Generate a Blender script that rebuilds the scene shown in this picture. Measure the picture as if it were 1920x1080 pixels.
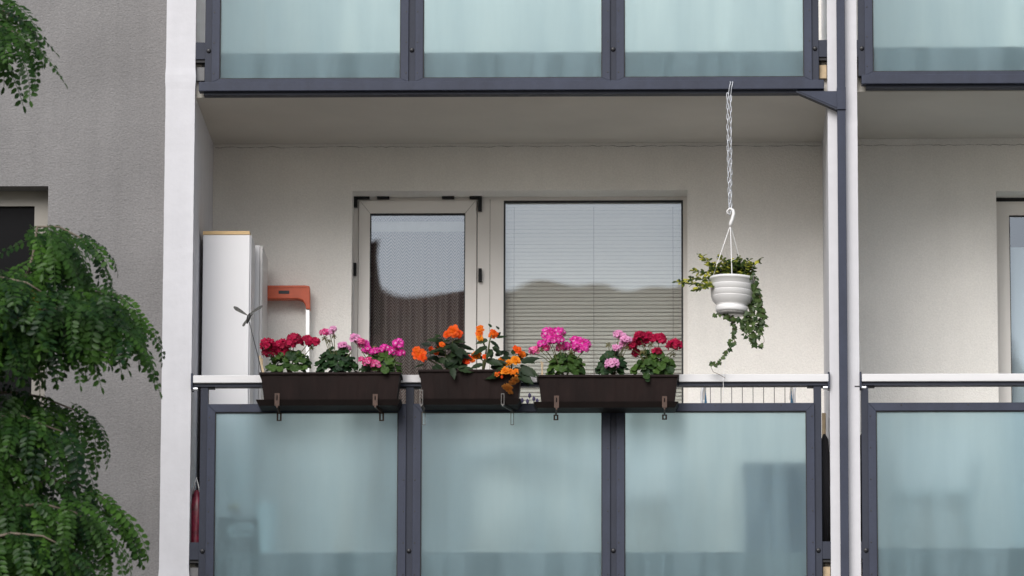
import bpy, math, random
import numpy as np
from mathutils import Vector, Matrix, Quaternion, Euler
random.seed(7)
R = math.radians
for o in list(bpy.data.objects): bpy.data.objects.remove(o)
scene = bpy.context.scene
col = scene.collection

# ------------------------------------------------------------------ camera
FPX, YAW, PIT, ROL = 11103.8, -0.029541, 0.186419, 0.002779
CAM = Vector((0.9546, -32.0, 1.6))
Fv = Vector((math.sin(YAW)*math.cos(PIT), math.cos(YAW)*math.cos(PIT), math.sin(PIT)))
R0 = Vector((math.cos(YAW), -math.sin(YAW), 0.0)); U0 = R0.cross(Fv)
Rv = R0*math.cos(ROL) + U0*math.sin(ROL); Uv = -R0*math.sin(ROL) + U0*math.cos(ROL)
cd = bpy.data.cameras.new('camera'); cam = bpy.data.objects.new('camera', cd); col.objects.link(cam)
M = Matrix.Identity(4)
for i in range(3):
    M[i][0] = Rv[i]; M[i][1] = Uv[i]; M[i][2] = -Fv[i]; M[i][3] = CAM[i]
cam.matrix_world = M
cd.sensor_width = 36; cd.lens = 36*FPX/1920; cd.clip_start = 0.5; cd.clip_end = 2000
scene.camera = cam
cd.dof.use_dof = True; cd.dof.focus_distance = 32.55; cd.dof.aperture_fstop = 4.0
scene.render.resolution_x = 1024; scene.render.resolution_y = 576

# ------------------------------------------------------------------ sky, sun, exposure
SUN_EL, SUN_AZ = 35, 196      # azimuth measured from +Y clockwise: in front of the facade, a little left
w = bpy.data.worlds.new('World'); scene.world = w; w.use_nodes = True
nt = w.node_tree; bg = nt.nodes['Background']
sky = nt.nodes.new('ShaderNodeTexSky'); sky.sky_type = 'NISHITA'; sky.sun_disc = False
sky.sun_elevation = R(SUN_EL); sky.sun_rotation = R(SUN_AZ)
sky.air_density = 1.0; sky.dust_density = 2.0; sky.ozone_density = 1.0
hs = nt.nodes.new('ShaderNodeHueSaturation'); hs.inputs['Saturation'].default_value = 0.55
nt.links.new(sky.outputs[0], hs.inputs['Color']); nt.links.new(hs.outputs[0], bg.inputs[0])
bg.inputs[1].default_value = 0.08
sl = bpy.data.lights.new('sun', 'SUN'); sl.energy = 1.5; sl.angle = R(38); sl.color = (1, .985, .97)
so = bpy.data.objects.new('sun', sl); col.objects.link(so)
sd = Vector((math.sin(R(SUN_AZ))*math.cos(R(SUN_EL)), math.cos(R(SUN_AZ))*math.cos(R(SUN_EL)), math.sin(R(SUN_EL))))
so.rotation_euler = sd.to_track_quat('Z', 'Y').to_euler(); so.location = (0, -20, 30)
vs = scene.view_settings; vs.view_transform = 'Standard'; vs.look = 'None'; vs.gamma = 1; vs.exposure = 0.66
vs.use_curve_mapping = False
scene.render.engine = 'CYCLES'
scene.cycles.max_bounces = 10; scene.cycles.transmission_bounces = 8; scene.cycles.transparent_max_bounces = 12

# ------------------------------------------------------------------ pixel -> place
def at(px, py, Y):
    d = Fv + Rv*((px-960)/FPX) + Uv*((540-py)/FPX)
    t = (Y-CAM.y)/d.y
    return CAM + d*t
def XX(px, Y, py=760): return at(px, py, Y).x
def ZZ(py, Y, px=960): return at(px, py, Y).z

# ------------------------------------------------------------------ materials
def new_mat(name):
    m = bpy.data.materials.new(name); m.use_nodes = True
    return m, m.node_tree, m.node_tree.nodes['Principled BSDF']
def link(t, a, b): t.links.new(a, b)
def mat(name, c, rough=.6, metal=0, var=.0, vscale=3, bump=0, bscale=60, detail=3, spec=.5, rand=0, stretch=None, var2=0, v2scale=40, streak=0):
    m, t, p = new_mat(name); N = t.nodes
    p.inputs['Roughness'].default_value = rough; p.inputs['Metallic'].default_value = metal
    p.inputs['Specular IOR Level'].default_value = spec
    p.inputs['Base Color'].default_value = (*c, 1)
    tc = N.new('ShaderNodeTexCoord'); src = tc.outputs['Object']
    if stretch:
        mp = N.new('ShaderNodeMapping'); mp.inputs['Scale'].default_value = stretch
        link(t, src, mp.inputs['Vector']); src = mp.outputs[0]
    cur = None
    def vary(amount, scale, prev):
        nz = N.new('ShaderNodeTexNoise'); nz.inputs['Scale'].default_value = scale; nz.inputs['Detail'].default_value = 5
        link(t, src, nz.inputs['Vector'])
        mr = N.new('ShaderNodeMapRange'); mr.inputs[1].default_value = .3; mr.inputs[2].default_value = .7
        mr.inputs[3].default_value = 1-amount; mr.inputs[4].default_value = 1+amount
        link(t, nz.outputs[0], mr.inputs[0])
        mx = N.new('ShaderNodeVectorMath'); mx.operation = 'SCALE'
        if prev is None: mx.inputs[0].default_value = c
        else: link(t, prev, mx.inputs[0])
        link(t, mr.outputs[0], mx.inputs['Scale']); return mx.outputs[0]
    if var: cur = vary(var, vscale, cur)
    if streak:
        keep = src; mp2 = N.new('ShaderNodeMapping'); mp2.inputs['Scale'].default_value = (5, 5, .3)
        link(t, tc.outputs['Object'], mp2.inputs['Vector']); src = mp2.outputs[0]; cur = vary(streak, 2.2, cur); src = keep
    if var2: cur = vary(var2, v2scale, cur)
    if rand:
        oi = N.new('ShaderNodeObjectInfo')
        mr = N.new('ShaderNodeMapRange'); mr.inputs[3].default_value = 1-rand; mr.inputs[4].default_value = 1+rand
        link(t, oi.outputs['Random'], mr.inputs[0])
        mx = N.new('ShaderNodeVectorMath'); mx.operation = 'SCALE'
        if cur is None: mx.inputs[0].default_value = c
        else: link(t, cur, mx.inputs[0])
        link(t, mr.outputs[0], mx.inputs['Scale']); cur = mx.outputs[0]
    if cur is not None: link(t, cur, p.inputs['Base Color'])
    if bump:
        nz = N.new('ShaderNodeTexNoise'); nz.inputs['Scale'].default_value = bscale; nz.inputs['Detail'].default_value = detail
        link(t, src, nz.inputs['Vector'])
        b = N.new('ShaderNodeBump'); b.inputs['Strength'].default_value = 1; b.inputs['Distance'].default_value = bump
        link(t, nz.outputs[0], b.inputs['Height']); link(t, b.outputs[0], p.inputs['Normal'])
    return m

MT = {}
MT['grey_render'] = mat('grey_render', (.235, .228, .228), .95, var=.10, vscale=1.3, bump=.005, bscale=80, detail=4, stretch=(1, 1, 1.4), var2=.12, v2scale=90, spec=.2, streak=.05)
MT['cream_render'] = mat('cream_render', (.86, .83, .785), .95, var=.05, vscale=2, bump=.003, bscale=120, detail=3, var2=.05, v2scale=110, spec=.2, streak=.015)
MT['white_paint'] = mat('white_paint', (.66, .655, .685), .85, var=.03, vscale=2.5, bump=.0012, bscale=40, detail=6, var2=.015, v2scale=20, spec=.2, streak=.03)
MT['ceiling'] = mat('ceiling', (.60, .57, .52), .9, var=.05, vscale=2, bump=.001, bscale=60, spec=.2)
MT['dark_grey'] = mat('dark_grey', (.19, .19, .195), .9, var=.15, vscale=5)  # grey that paints the shaded slab fronts; some packing blocks use it too
MT['joint'] = mat('joint', (.16, .14, .12), .95, var=.3, vscale=20)
MT['floor'] = mat('floor', (.30, .29, .28), .8, var=.1, vscale=4)
MT['anthracite'] = mat('anthracite', (.034, .041, .068), .5, spec=.3, var=.10, vscale=5, var2=.06, v2scale=60, bump=.0004, bscale=40, streak=.12)
MT['anthracite_post'] = mat('anthracite_post', (.028, .033, .052), .55, spec=.3, var=.10, vscale=5, var2=.06, v2scale=60)
MT['gasket'] = mat('gasket', (.012, .012, .015), .6)
MT['dark_bolt'] = mat('dark_bolt', (.016, .016, .02), .4)
MT['alu_white'] = mat('alu_white', (.72, .715, .725), .38, var=.03, vscale=9, stretch=(.3, 1, 1))
MT['pvc'] = mat('pvc', (.78, .74, .70), .4, var=.02, vscale=2)
MT['black_foam'] = mat('black_foam', (.012, .012, .014), .85)
MT['cabinet_white'] = mat('cabinet_white', (.74, .735, .75), .45, var=.015, vscale=2)
MT['cabinet_grey'] = mat('cabinet_grey', (.70, .68, .67), .5, var=.02, vscale=2)
MT['wood_edge'] = mat('wood_edge', (.62, .43, .21), .6, var=.12, vscale=9, stretch=(1, 1, 12))
MT['orange_plastic'] = mat('orange_plastic', (.55, .085, .025), .45, var=.12, vscale=14)
MT['alu'] = mat('alu', (.72, .72, .73), .35, .7)
MT['brown_plastic'] = mat('brown_plastic', (.0115, .0055, .0048), .65, spec=.18, var=.3, vscale=9, var2=.12, v2scale=50, stretch=(1, 1, .5))
MT['brown_metal'] = mat('brown_metal', (.055, .026, .016), .45, .2, var=.3, vscale=40)
MT['grey_wire'] = mat('grey_wire', (.13, .125, .12), .5, .5)
MT['clear_plastic'] = mat('clear_plastic', (.32, .31, .30), .35, var=.25, vscale=60)
MT['lavender'] = mat('lavender', (.05, .04, .10), .8)
MT['tray_brown'] = mat('tray_brown', (.010, .006, .0055), .6, spec=.25, var=.3, vscale=9)
MT['dark_frame'] = mat('dark_frame', (.30, .28, .25), .6)  # frame colour darkened for the shade it sits in
MT['dark_pane'] = mat('dark_pane', (.006, .006, .007), .6, spec=.1)  # black stands in for the dark tree reflected in this glass
MT['soil'] = mat('soil', (.03, .02, .014), 1, var=.4, vscale=60, bump=.006, bscale=90)
MT['zinc'] = mat('zinc', (.62, .64, .68), .35, .6)
MT['white_plastic'] = mat('white_plastic', (.80, .79, .785), .4, var=.03, vscale=8)
MT['blind'] = mat('blind', (.90, .85, .78), .4)
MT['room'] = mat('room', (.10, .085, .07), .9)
MT['navy'] = mat('navy', (.02, .05, .11), .6)
MT['slate'] = mat('slate', (.05, .055, .06), .8)
MT['chalk'] = mat('chalk', (.85, .85, .85), .9)
MT['red_plastic'] = mat('red_plastic', (.15, .010, .028), .4, var=.8, vscale=25)
MT['yellow_petal'] = mat('yellow_petal', (.80, .50, .06), .6)
MT['beige_wood'] = mat('beige_wood', (.50, .38, .24), .7, var=.2, vscale=20)
MT['black_cloth'] = mat('black_cloth', (.012, .011, .014), .9)
MT['blue_plastic'] = mat('blue_plastic', (.01, .10, .20), .5)
MT['bark'] = mat('bark', (.10, .08, .06), .95, var=.3, vscale=20, bump=.01, bscale=30, stretch=(1, 1, .3))
MT['twig'] = mat('twig', (.16, .13, .10), .9, var=.2, vscale=30)
MT['stem_green'] = mat('stem_green', (.10, .11, .04), .7)
MT['stem_brown'] = mat('stem_brown', (.12, .08, .05), .8)
MT['bud'] = mat('bud', (.16, .15, .05), .7, rand=.4)
MT['roof_tile'] = mat('roof_tile', (.34, .14, .10), .85, var=.25, vscale=1.2, bump=.03, bscale=12)
MT['far_wall'] = mat('far_wall', (.50, .44, .36), .9, var=.06, vscale=.5)
MT['brick'] = mat('brick', (.14, .06, .045), .9, var=.2, vscale=6)
MT['ground'] = mat('ground', (.17, .16, .135), .95, var=.2, vscale=.3, bump=.02, bscale=8)
MT['terracotta'] = mat('terracotta', (.35, .12, .06), .8)
MT['metal_black'] = mat('metal_black', (.03, .03, .03), .5, .3)

def leaf_mat(name, c1, c2, trans=.25, rough=.45, rim=None, vsc=0, obj_shade=None):
    m, t, p = new_mat(name); N = t.nodes
    oi = N.new('ShaderNodeObjectInfo'); rmp = N.new('ShaderNodeMix'); rmp.data_type = 'RGBA'
    rmp.inputs['A'].default_value = (*c1, 1); rmp.inputs['B'].default_value = (*c2, 1)
    fac = oi.outputs['Random']
    if vsc:
        tc = N.new('ShaderNodeTexCoord'); nz = N.new('ShaderNodeTexNoise'); nz.inputs['Scale'].default_value = vsc
        nz.inputs['Detail'].default_value = 2
        link(t, tc.outputs['Object'], nz.inputs['Vector'])
        av = N.new('ShaderNodeMath'); av.operation = 'MULTIPLY_ADD'; av.inputs[1].default_value = 1.6; av.inputs[2].default_value = -.8
        link(t, nz.outputs[0], av.inputs[0])
        ad = N.new('ShaderNodeMath'); ad.operation = 'ADD'; ad.use_clamp = True
        link(t, av.outputs[0], ad.inputs[0]); link(t, oi.outputs['Random'], ad.inputs[1]); fac = ad.outputs[0]
    link(t, fac, rmp.inputs['Factor']); cout = rmp.outputs['Result']
    if rim:
        tc2 = N.new('ShaderNodeTexCoord'); ln = N.new('ShaderNodeVectorMath'); ln.operation = 'LENGTH'
        link(t, tc2.outputs['Object'], ln.inputs[0])
        mr = N.new('ShaderNodeMapRange'); mr.inputs[1].default_value = rim[1]; mr.inputs[2].default_value = rim[2]
        link(t, ln.outputs['Value'], mr.inputs[0])
        mx = N.new('ShaderNodeMix'); mx.data_type = 'RGBA'; mx.inputs['A'].default_value = (*rim[0], 1)
        link(t, cout, mx.inputs['B']); link(t, mr.outputs[0], mx.inputs['Factor']); cout = mx.outputs['Result']
    link(t, cout, p.inputs['Base Color']); p.inputs['Roughness'].default_value = rough; p.inputs['Specular IOR Level'].default_value = .25
    tr = N.new('ShaderNodeBsdfTranslucent'); link(t, cout, tr.inputs['Color'])
    mix = N.new('ShaderNodeMixShader'); mix.inputs[0].default_value = trans
    out = N['Material Output']; link(t, p.outputs[0], mix.inputs[1]); link(t, tr.outputs[0], mix.inputs[2]); link(t, mix.outputs[0], out.inputs[0])
    return m
MT['geranium_leaf'] = leaf_mat('geranium_leaf', (.012, .036, .009), (.060, .120, .020), .2, .55)
MT['geranium_dark'] = leaf_mat('geranium_dark', (.008, .026, .009), (.026, .068, .018), .2, .55)
MT['begonia_leaf'] = leaf_mat('begonia_leaf', (.007, .016, .008), (.024, .046, .015), .15, .5)
MT['locust_leaf'] = leaf_mat('locust_leaf', (.007, .027, .009), (.060, .145, .018), .28, .42, vsc=5)
MT['faded_leaf'] = leaf_mat('faded_leaf', (.35, .20, .02), (.40, .30, .03), .3, .5)
MT['ivy_leaf'] = leaf_mat('ivy_leaf', (.025, .055, .016), (.085, .13, .035), .2, .4)
MT['euonymus_leaf'] = leaf_mat('euonymus_leaf', (.018, .050, .008), (.50, .47, .06), .2, .4, vsc=2.2)
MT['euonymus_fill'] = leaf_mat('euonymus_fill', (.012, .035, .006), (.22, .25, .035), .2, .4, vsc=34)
def petal(name, c1, c2, centre=None, r0=.002, r1=.007):
    MT[name] = leaf_mat(name, c1, c2, .35, .6, rim=(centre, r0, r1) if centre else None)
petal('crimson', (.20, .001, .020), (.56, .008, .075))
petal('hot_pink', (.62, .008, .26), (.88, .06, .50), (.90, .60, .78), .003, .0075)
petal('rose_pink', (.72, .03, .22), (.88, .20, .46), (.90, .60, .74), .003, .0075)
petal('pale_pink', (.82, .30, .58), (.88, .52, .74), (.45, .02, .16), .001, .005)
petal('orange_red', (.84, .045, .008), (.90, .13, .012), (.90, .28, .02), .002, .02)
petal('orange', (.86, .12, .010), (.88, .26, .015), (.88, .34, .03), .002, .02)
petal('amber', (.88, .26, .012), (.90, .38, .02), (.88, .22, .015), .002, .02)
petal('withered', (.45, .16, .03), (.60, .26, .06))

def frosted():
    m, t, p = new_mat('frosted_glass'); N = t.nodes
    p.inputs['Transmission Weight'].default_value = 1; p.inputs['Roughness'].default_value = .42; p.inputs['IOR'].default_value = 1.3
    p.inputs['Base Color'].default_value = (.62, .81, .86, 1)
    tc = N.new('ShaderNodeTexCoord')
    mp = N.new('ShaderNodeMapping'); mp.inputs['Scale'].default_value = (1, 1, .12); link(t, tc.outputs['Object'], mp.inputs['Vector'])
    nz = N.new('ShaderNodeTexNoise'); nz.inputs['Scale'].default_value = 9; nz.inputs['Detail'].default_value = 8; link(t, mp.outputs[0], nz.inputs['Vector'])
    df = N.new('ShaderNodeBsdfDiffuse'); df.inputs['Color'].default_value = (.40, .53, .58, 1)
    tl = N.new('ShaderNodeBsdfTranslucent'); tl.inputs['Color'].default_value = (.70, .82, .84, 1)
    m1 = N.new('ShaderNodeMixShader'); m1.inputs[0].default_value = .3
    link(t, df.outputs[0], m1.inputs[1]); link(t, tl.outputs[0], m1.inputs[2])
    mr = N.new('ShaderNodeMapRange'); mr.inputs[1].default_value = .3; mr.inputs[2].default_value = .7; mr.inputs[3].default_value = .14; mr.inputs[4].default_value = .40
    link(t, nz.outputs[0], mr.inputs[0])
    m2 = N.new('ShaderNodeMixShader'); link(t, mr.outputs[0], m2.inputs[0])
    link(t, m1.outputs[0], m2.inputs[2]); link(t, p.outputs[0], m2.inputs[1])
    link(t, m2.outputs[0], N['Material Output'].inputs[0]); return m
MT['frosted_glass'] = frosted()
def glazing():
    m, t, p = new_mat('glazing'); N = t.nodes; N.remove(p)
    gl = N.new('ShaderNodeBsdfGlossy'); gl.inputs['Roughness'].default_value = .0; gl.inputs['Color'].default_value = (.78, .87, 1, 1)
    tr = N.new('ShaderNodeBsdfTransparent'); tr.inputs['Color'].default_value = (.93, .95, .945, 1)
    fr = N.new('ShaderNodeFresnel'); fr.inputs['IOR'].default_value = 2.7
    tc = N.new('ShaderNodeTexCoord'); nz = N.new('ShaderNodeTexNoise'); nz.inputs['Scale'].default_value = 1.8; nz.inputs['Detail'].default_value = 1
    link(t, tc.outputs['Object'], nz.inputs['Vector'])
    b = N.new('ShaderNodeBump'); b.inputs['Distance'].default_value = .0013; link(t, nz.outputs[0], b.inputs['Height'])
    link(t, b.outputs[0], gl.inputs['Normal'])
    gm = N.new('ShaderNodeNewGeometry'); inv = N.new('ShaderNodeMath'); inv.operation = 'SUBTRACT'; inv.inputs[0].default_value = 1; link(t, gm.outputs['Backfacing'], inv.inputs[1])
    mu = N.new('ShaderNodeMath'); mu.operation = 'MULTIPLY'; link(t, fr.outputs[0], mu.inputs[0]); link(t, inv.outputs[0], mu.inputs[1])
    mx = N.new('ShaderNodeMixShader'); link(t, mu.outputs[0], mx.inputs[0]); link(t, tr.outputs[0], mx.inputs[1]); link(t, gl.outputs[0], mx.inputs[2])
    link(t, mx.outputs[0], N['Material Output'].inputs[0]); return m
MT['glazing'] = glazing()
def lace():
    m, t, p = new_mat('lace'); N = t.nodes
    p.inputs['Base Color'].default_value = (.56, .47, .43, 1); p.inputs['Roughness'].default_value = .9
    tc = N.new('ShaderNodeTexCoord'); sp = N.new('ShaderNodeSeparateXYZ'); link(t, tc.outputs['Object'], sp.inputs[0])
    def mth(op, a, b=None, c=None):
        n = N.new('ShaderNodeMath'); n.operation = op
        for i, v in enumerate((a, b, c)):
            if v is None: continue
            if isinstance(v, (int, float)): n.inputs[i].default_value = v
            else: link(t, v, n.inputs[i])
        return n.outputs[0]
    nz = N.new('ShaderNodeTexNoise'); nz.inputs['Scale'].default_value = 7; link(t, tc.outputs['Object'], nz.inputs['Vector'])
    xk = mth('MULTIPLY', sp.outputs['X'], 23.0); tri = mth('ABSOLUTE', mth('SUBTRACT', mth('FRACT', xk), .5))
    zz = mth('MULTIPLY_ADD', nz.outputs[0], 1.1, mth('MULTIPLY_ADD', tri, -3.2, mth('MULTIPLY', sp.outputs['Z'], 52.0)))
    wv = mth('ABSOLUTE', mth('SUBTRACT', mth('FRACT', zz), .5))
    mr = N.new('ShaderNodeMapRange'); mr.inputs[1].default_value = .1; mr.inputs[2].default_value = .4; mr.inputs[3].default_value = .22; mr.inputs[4].default_value = .62
    link(t, wv, mr.inputs[0])
    tr = N.new('ShaderNodeBsdfTransparent'); mx = N.new('ShaderNodeMixShader')
    link(t, mr.outputs[0], mx.inputs[0]); link(t, tr.outputs[0], mx.inputs[1]); link(t, p.outputs[0], mx.inputs[2])
    link(t, mx.outputs[0], N['Material Output'].inputs[0]); return m
MT['lace'] = lace(); MT['lace_heading'] = mat('lace_heading', (.70, .68, .66), .9, var=.05, vscale=20)
def translucent_cloth(name, c):
    m, t, p = new_mat(name); p.inputs['Base Color'].default_value = (*c, 1); p.inputs['Roughness'].default_value = .9; return m
MT['pale_blind'] = translucent_cloth('pale_blind', (.62, .70, .76))

# ------------------------------------------------------------------ mesh helpers
class B:
    def __init__(s): s.v = []; s.f = []
    def add(s, v, f):
        n = len(s.v); s.v += [tuple(q) for q in v]; s.f += [tuple(n+i for i in q) for q in f]; return s
    def box(s, x0, x1, y0, y1, z0, z1):
        return s.add([(x0,y0,z0),(x1,y0,z0),(x1,y1,z0),(x0,y1,z0),(x0,y0,z1),(x1,y0,z1),(x1,y1,z1),(x0,y1,z1)],
                     [(0,3,2,1),(4,5,6,7),(0,1,5,4),(1,2,6,5),(2,3,7,6),(3,0,4,7)])
    def obox(s, a, b, wx, wy):                 # bar from a to b, section wx by wy
        a = Vector(a); b = Vector(b); d = (b-a).normalized()
        u = d.cross(Vector((0,1,0)));
        if u.length < 1e-3: u = Vector((1,0,0))
        u.normalize(); v = d.cross(u).normalized(); u *= wx/2; v *= wy/2
        return s.add([a-u-v,a+u-v,a+u+v,a-u+v,b-u-v,b+u-v,b+u+v,b-u+v],[(0,3,2,1),(4,5,6,7),(0,1,5,4),(1,2,6,5),(2,3,7,6),(3,0,4,7)])
    def tube(s, pts, r, n=6, cap=True):
        pts = [Vector(p) for p in pts]; m = len(pts)
        rr = r if isinstance(r, (list, tuple)) else [r]*m
        d0 = (pts[1]-pts[0]).normalized(); u = d0.orthogonal().normalized(); V = []; F = []
        for i, p in enumerate(pts):
            d = (pts[min(i+1,m-1)]-pts[max(i-1,0)]).normalized()
            u = (u-d*u.dot(d));
            if u.length < 1e-6: u = d.orthogonal()
            u.normalize(); v = d.cross(u)
            for k in range(n):
                a = 2*math.pi*k/n; V.append(p+(u*math.cos(a)+v*math.sin(a))*rr[i])
        for i in range(m-1):
            for k in range(n): F.append((i*n+k, i*n+(k+1)%n, (i+1)*n+(k+1)%n, (i+1)*n+k))
        if cap: F.append(tuple(range(n-1,-1,-1))); F.append(tuple((m-1)*n+k for k in range(n)))
        return s.add(V, F)
    def lathe(s, prof, c=(0,0,0), n=28, mtx=None):
        V = []; F = []; m = len(prof)
        for r, z in prof:
            for k in range(n):
                a = 2*math.pi*k/n; q = Vector((r*math.cos(a), r*math.sin(a), z))
                if mtx: q = mtx @ q
                V.append(q+Vector(c))
        for i in range(m-1):
            for k in range(n): F.append((i*n+k, i*n+(k+1)%n, (i+1)*n+(k+1)%n, (i+1)*n+k))
        F.append(tuple(range(n-1,-1,-1))); F.append(tuple((m-1)*n+k for k in range(n)))
        return s.add(V, F)
    def prism(s, poly, y0, y1):                # poly of (x,z), extruded along Y
        n = len(poly); V = [(x,y0,z) for x,z in poly]+[(x,y1,z) for x,z in poly]
        F = [tuple(range(n)), tuple(range(2*n-1,n-1,-1))]+[(i,n+i,n+(i+1)%n,(i+1)%n) for i in range(n)]
        return s.add(V, F)
    def mesh(s, name, m, smooth=False):
        me = bpy.data.meshes.new(name); me.from_pydata(s.v, [], s.f); me.update()
        if smooth: me.polygons.foreach_set('use_smooth', [True]*len(me.polygons))
        if m: me.materials.append(MT[m])
        return me
    def obj(s, name, m, parent=None, smooth=False, bevel=0):
        # geometry is given in world space; recentre on the parent's origin
        o = bpy.data.objects.new(name, s.mesh(name, m, smooth)); col.objects.link(o)
        if parent is not None:
            o.parent = parent; base = parent; off = Vector((0,0,0))
            while base is not None: off += base.location; base = base.parent
            o.data.transform(Matrix.Translation(-off))
        if bevel:
            b = o.modifiers.new('bevel', 'BEVEL'); b.width = bevel; b.segments = 2; b.limit_method = 'ANGLE'
        return o
def bx(name, m, parent, *a, bevel=0): return B().box(*a).obj(name, m, parent, bevel=bevel)
def thing(name, label, cat, loc=(0,0,0), group=None):
    o = bpy.data.objects.new(name, None); col.objects.link(o); o.location = loc; o.empty_display_size = .1
    o['label'] = label; o['category'] = cat
    if group: o['group'] = group
    return o
def tag(o, label, cat, group=None):
    o['label'] = label; o['category'] = cat
    if group: o['group'] = group
    return o
def inst(name, me, parent, mw):                # object sharing mesh data, world matrix mw; parents are unrotated empties or identity meshes
    o = bpy.data.objects.new(name, me); col.objects.link(o); o.parent = parent
    off = Vector((0,0,0)); base = parent
    while base is not None: off += base.location; base = base.parent
    o.matrix_local = Matrix.Translation(-off) @ mw
    return o
def frame_m(p, xdir, normal, s=1):             # local X along xdir, local Z along normal
    z = Vector(normal).normalized(); x = Vector(xdir); x = (x-z*x.dot(z))
    if x.length < 1e-5: x = z.orthogonal()
    x.normalize(); y = z.cross(x); m = Matrix.Identity(4)
    for i in range(3): m[i][0] = x[i]*s; m[i][1] = y[i]*s; m[i][2] = z[i]*s; m[i][3] = p[i]
    return m
U = random.uniform

# ------------------------------------------------------------------ ground
g = B().add([(-400,-400,0),(400,-400,0),(400,400,0),(-400,400,0)], [(0,1,2,3)]).obj('ground', 'ground'); g['kind'] = 'structure'

# ------------------------------------------------------------------ the apartment building
D = 1.28                 # depth of the loggia
ZC = 8.725               # underside of the slab overhead
ST = 2.8                 # storey height
SLAB = .20
FLOOR = ZC-ST+SLAB       # floor of the main balcony
XL, XR = -1.75, 1.75
PW = .163                # partition thickness
XR2 = XR+PW; XE = XR2+3.5
bld = thing('apartment_building', 'rendered apartment block with white partition walls, recessed balconies and a grey facade section', 'building', (0,0,0))
ZT = 13.0
# left grey facade with a window opening (opening cut by building around it)
GY = .22
wx1 = XX(88, GY, 500); wz1 = ZZ(349, GY, 40); wx0 = wx1-1.25; wz0 = wz1-1.55
gw = B()
gx0, gx1 = -12, XL-PW+.02
gw.box(gx0, wx0, GY, GY+.25, 0, ZT); gw.box(wx1, gx1, GY, GY+.25, 0, ZT)
gw.box(wx0, wx1, GY, GY+.25, wz1, ZT); gw.box(wx0, wx1, GY, GY+.25, 0, wz0)
gw.obj('grey_wall', 'grey_render', bld)
# partition walls with slightly uneven hand-painted edges
def partition(x0, x1, y0, y1, z0, z1, joints=()):
    b = B(); n = int((z1-z0)/.04); V = []; F = []
    for i in range(n+1):
        z = z0+(z1-z0)*i/n
        j = [U(-.0005, .0005) for _ in range(4)]
        bulge = sum(.004*math.exp(-((z-q)/.035)**2) for q in joints)-sum(.006*math.exp(-((z-q)/.008)**2) for q in joints)
        V += [(x0+j[0]-bulge, y0+j[1]-bulge, z), (x1+j[2]+bulge, y0+j[3]-bulge, z), (x1, y1, z), (x0, y1, z)]
    for i in range(n):
        for k in range(4): F.append((i*4+k, i*4+(k+1)%4, i*4+4+(k+1)%4, i*4+4+k))
    F += [(3,2,1,0), (n*4,n*4+1,n*4+2,n*4+3)]
    b.add(V, F); return b.obj('partition_wall', 'white_paint', bld)
jz = ZZ(146, -.03, 340)
partition(XL-PW, XL, -.03, D, 0, ZT, (jz, jz-ST))
partition(XR, XR2, -.03, D, 0, ZT)
partition(XE, XE+PW, -.03, D, 0, ZT)
# back walls with openings
WY = D
def back_wall(x0, x1, z0, z1, ox0, ox1, oz0, oz1):
    b = B(); t = .30
    b.box(x0, ox0, WY, WY+t, z0, z1); b.box(ox1, x1, WY, WY+t, z0, z1)
    b.box(ox0, ox1, WY, WY+t, oz1, z1); b.box(ox0, ox1, WY, WY+t, z0, oz0)
    return b.obj('back_wall', 'cream_render', bld)
ox0, ox1 = XX(659, WY, 550), XX(1289, WY, 550); oz1 = ZZ(357, WY)
back_wall(XL, XR, FLOOR, ZC, ox0, ox1, FLOOR+.02, oz1)
rx0 = XX(1870, WY, 550); rz1 = ZZ(358, WY, 1880)
back_wall(XR2, XE, FLOOR, ZC+.02, rx0, rx0+1.7, FLOOR+.02, rz1)
bx('back_wall', 'cream_render', bld, XL, XR, WY, WY+.3, ZC+SLAB, ZT)
bx('back_wall', 'cream_render', bld, XR2, XE, WY, WY+.3, ZC+SLAB, ZT)
bx('back_wall', 'cream_render', bld, XL, XR, WY, WY+.3, 0, FLOOR-SLAB)
bx('back_wall', 'cream_render', bld, XR2, XE, WY, WY+.3, 0, FLOOR-SLAB)
for x0, x1, dz in ((XL, XR, 0), (XR2, XE, .02)):
    for k in (-1, 0, 1):
        z = ZC+k*ST+dz
        bx('balcony_slab', 'ceiling', bld, x0, x1, .035, WY+.3 if k else WY+.28, z, z+SLAB)
        bx('slab_edge_shade', 'dark_grey', bld, x0+.03, x1-.03, .031, .0349, z+.045, z+SLAB+.05)  # shade on the slab front, painted as a darker strip
# irregular hairline joint where ceiling meets wall
for x0, x1 in ((XL+.01, XR-.01), (XR2+.01, XE-.01)):
    p = [(x0+(x1-x0)*i/120, WY-.001, ZC-.018+U(-.004, .004)) for i in range(121)]
    B().tube(p, [U(.0004, .0017) for _ in p], 4).obj('ceiling_joint', 'joint', bld)
# dark rooms behind the openings
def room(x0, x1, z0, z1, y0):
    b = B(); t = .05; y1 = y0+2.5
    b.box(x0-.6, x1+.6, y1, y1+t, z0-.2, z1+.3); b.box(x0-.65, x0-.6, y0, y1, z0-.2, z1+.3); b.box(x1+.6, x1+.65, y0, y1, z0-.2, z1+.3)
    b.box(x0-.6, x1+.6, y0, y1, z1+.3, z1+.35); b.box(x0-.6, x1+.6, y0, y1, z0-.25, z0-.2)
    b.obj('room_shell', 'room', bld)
room(ox0, ox1, FLOOR, oz1, WY+.31); room(rx0, rx0+1.7, FLOOR, rz1, WY+.31); room(wx0, wx1, wz0, wz1, GY+.27)

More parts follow.
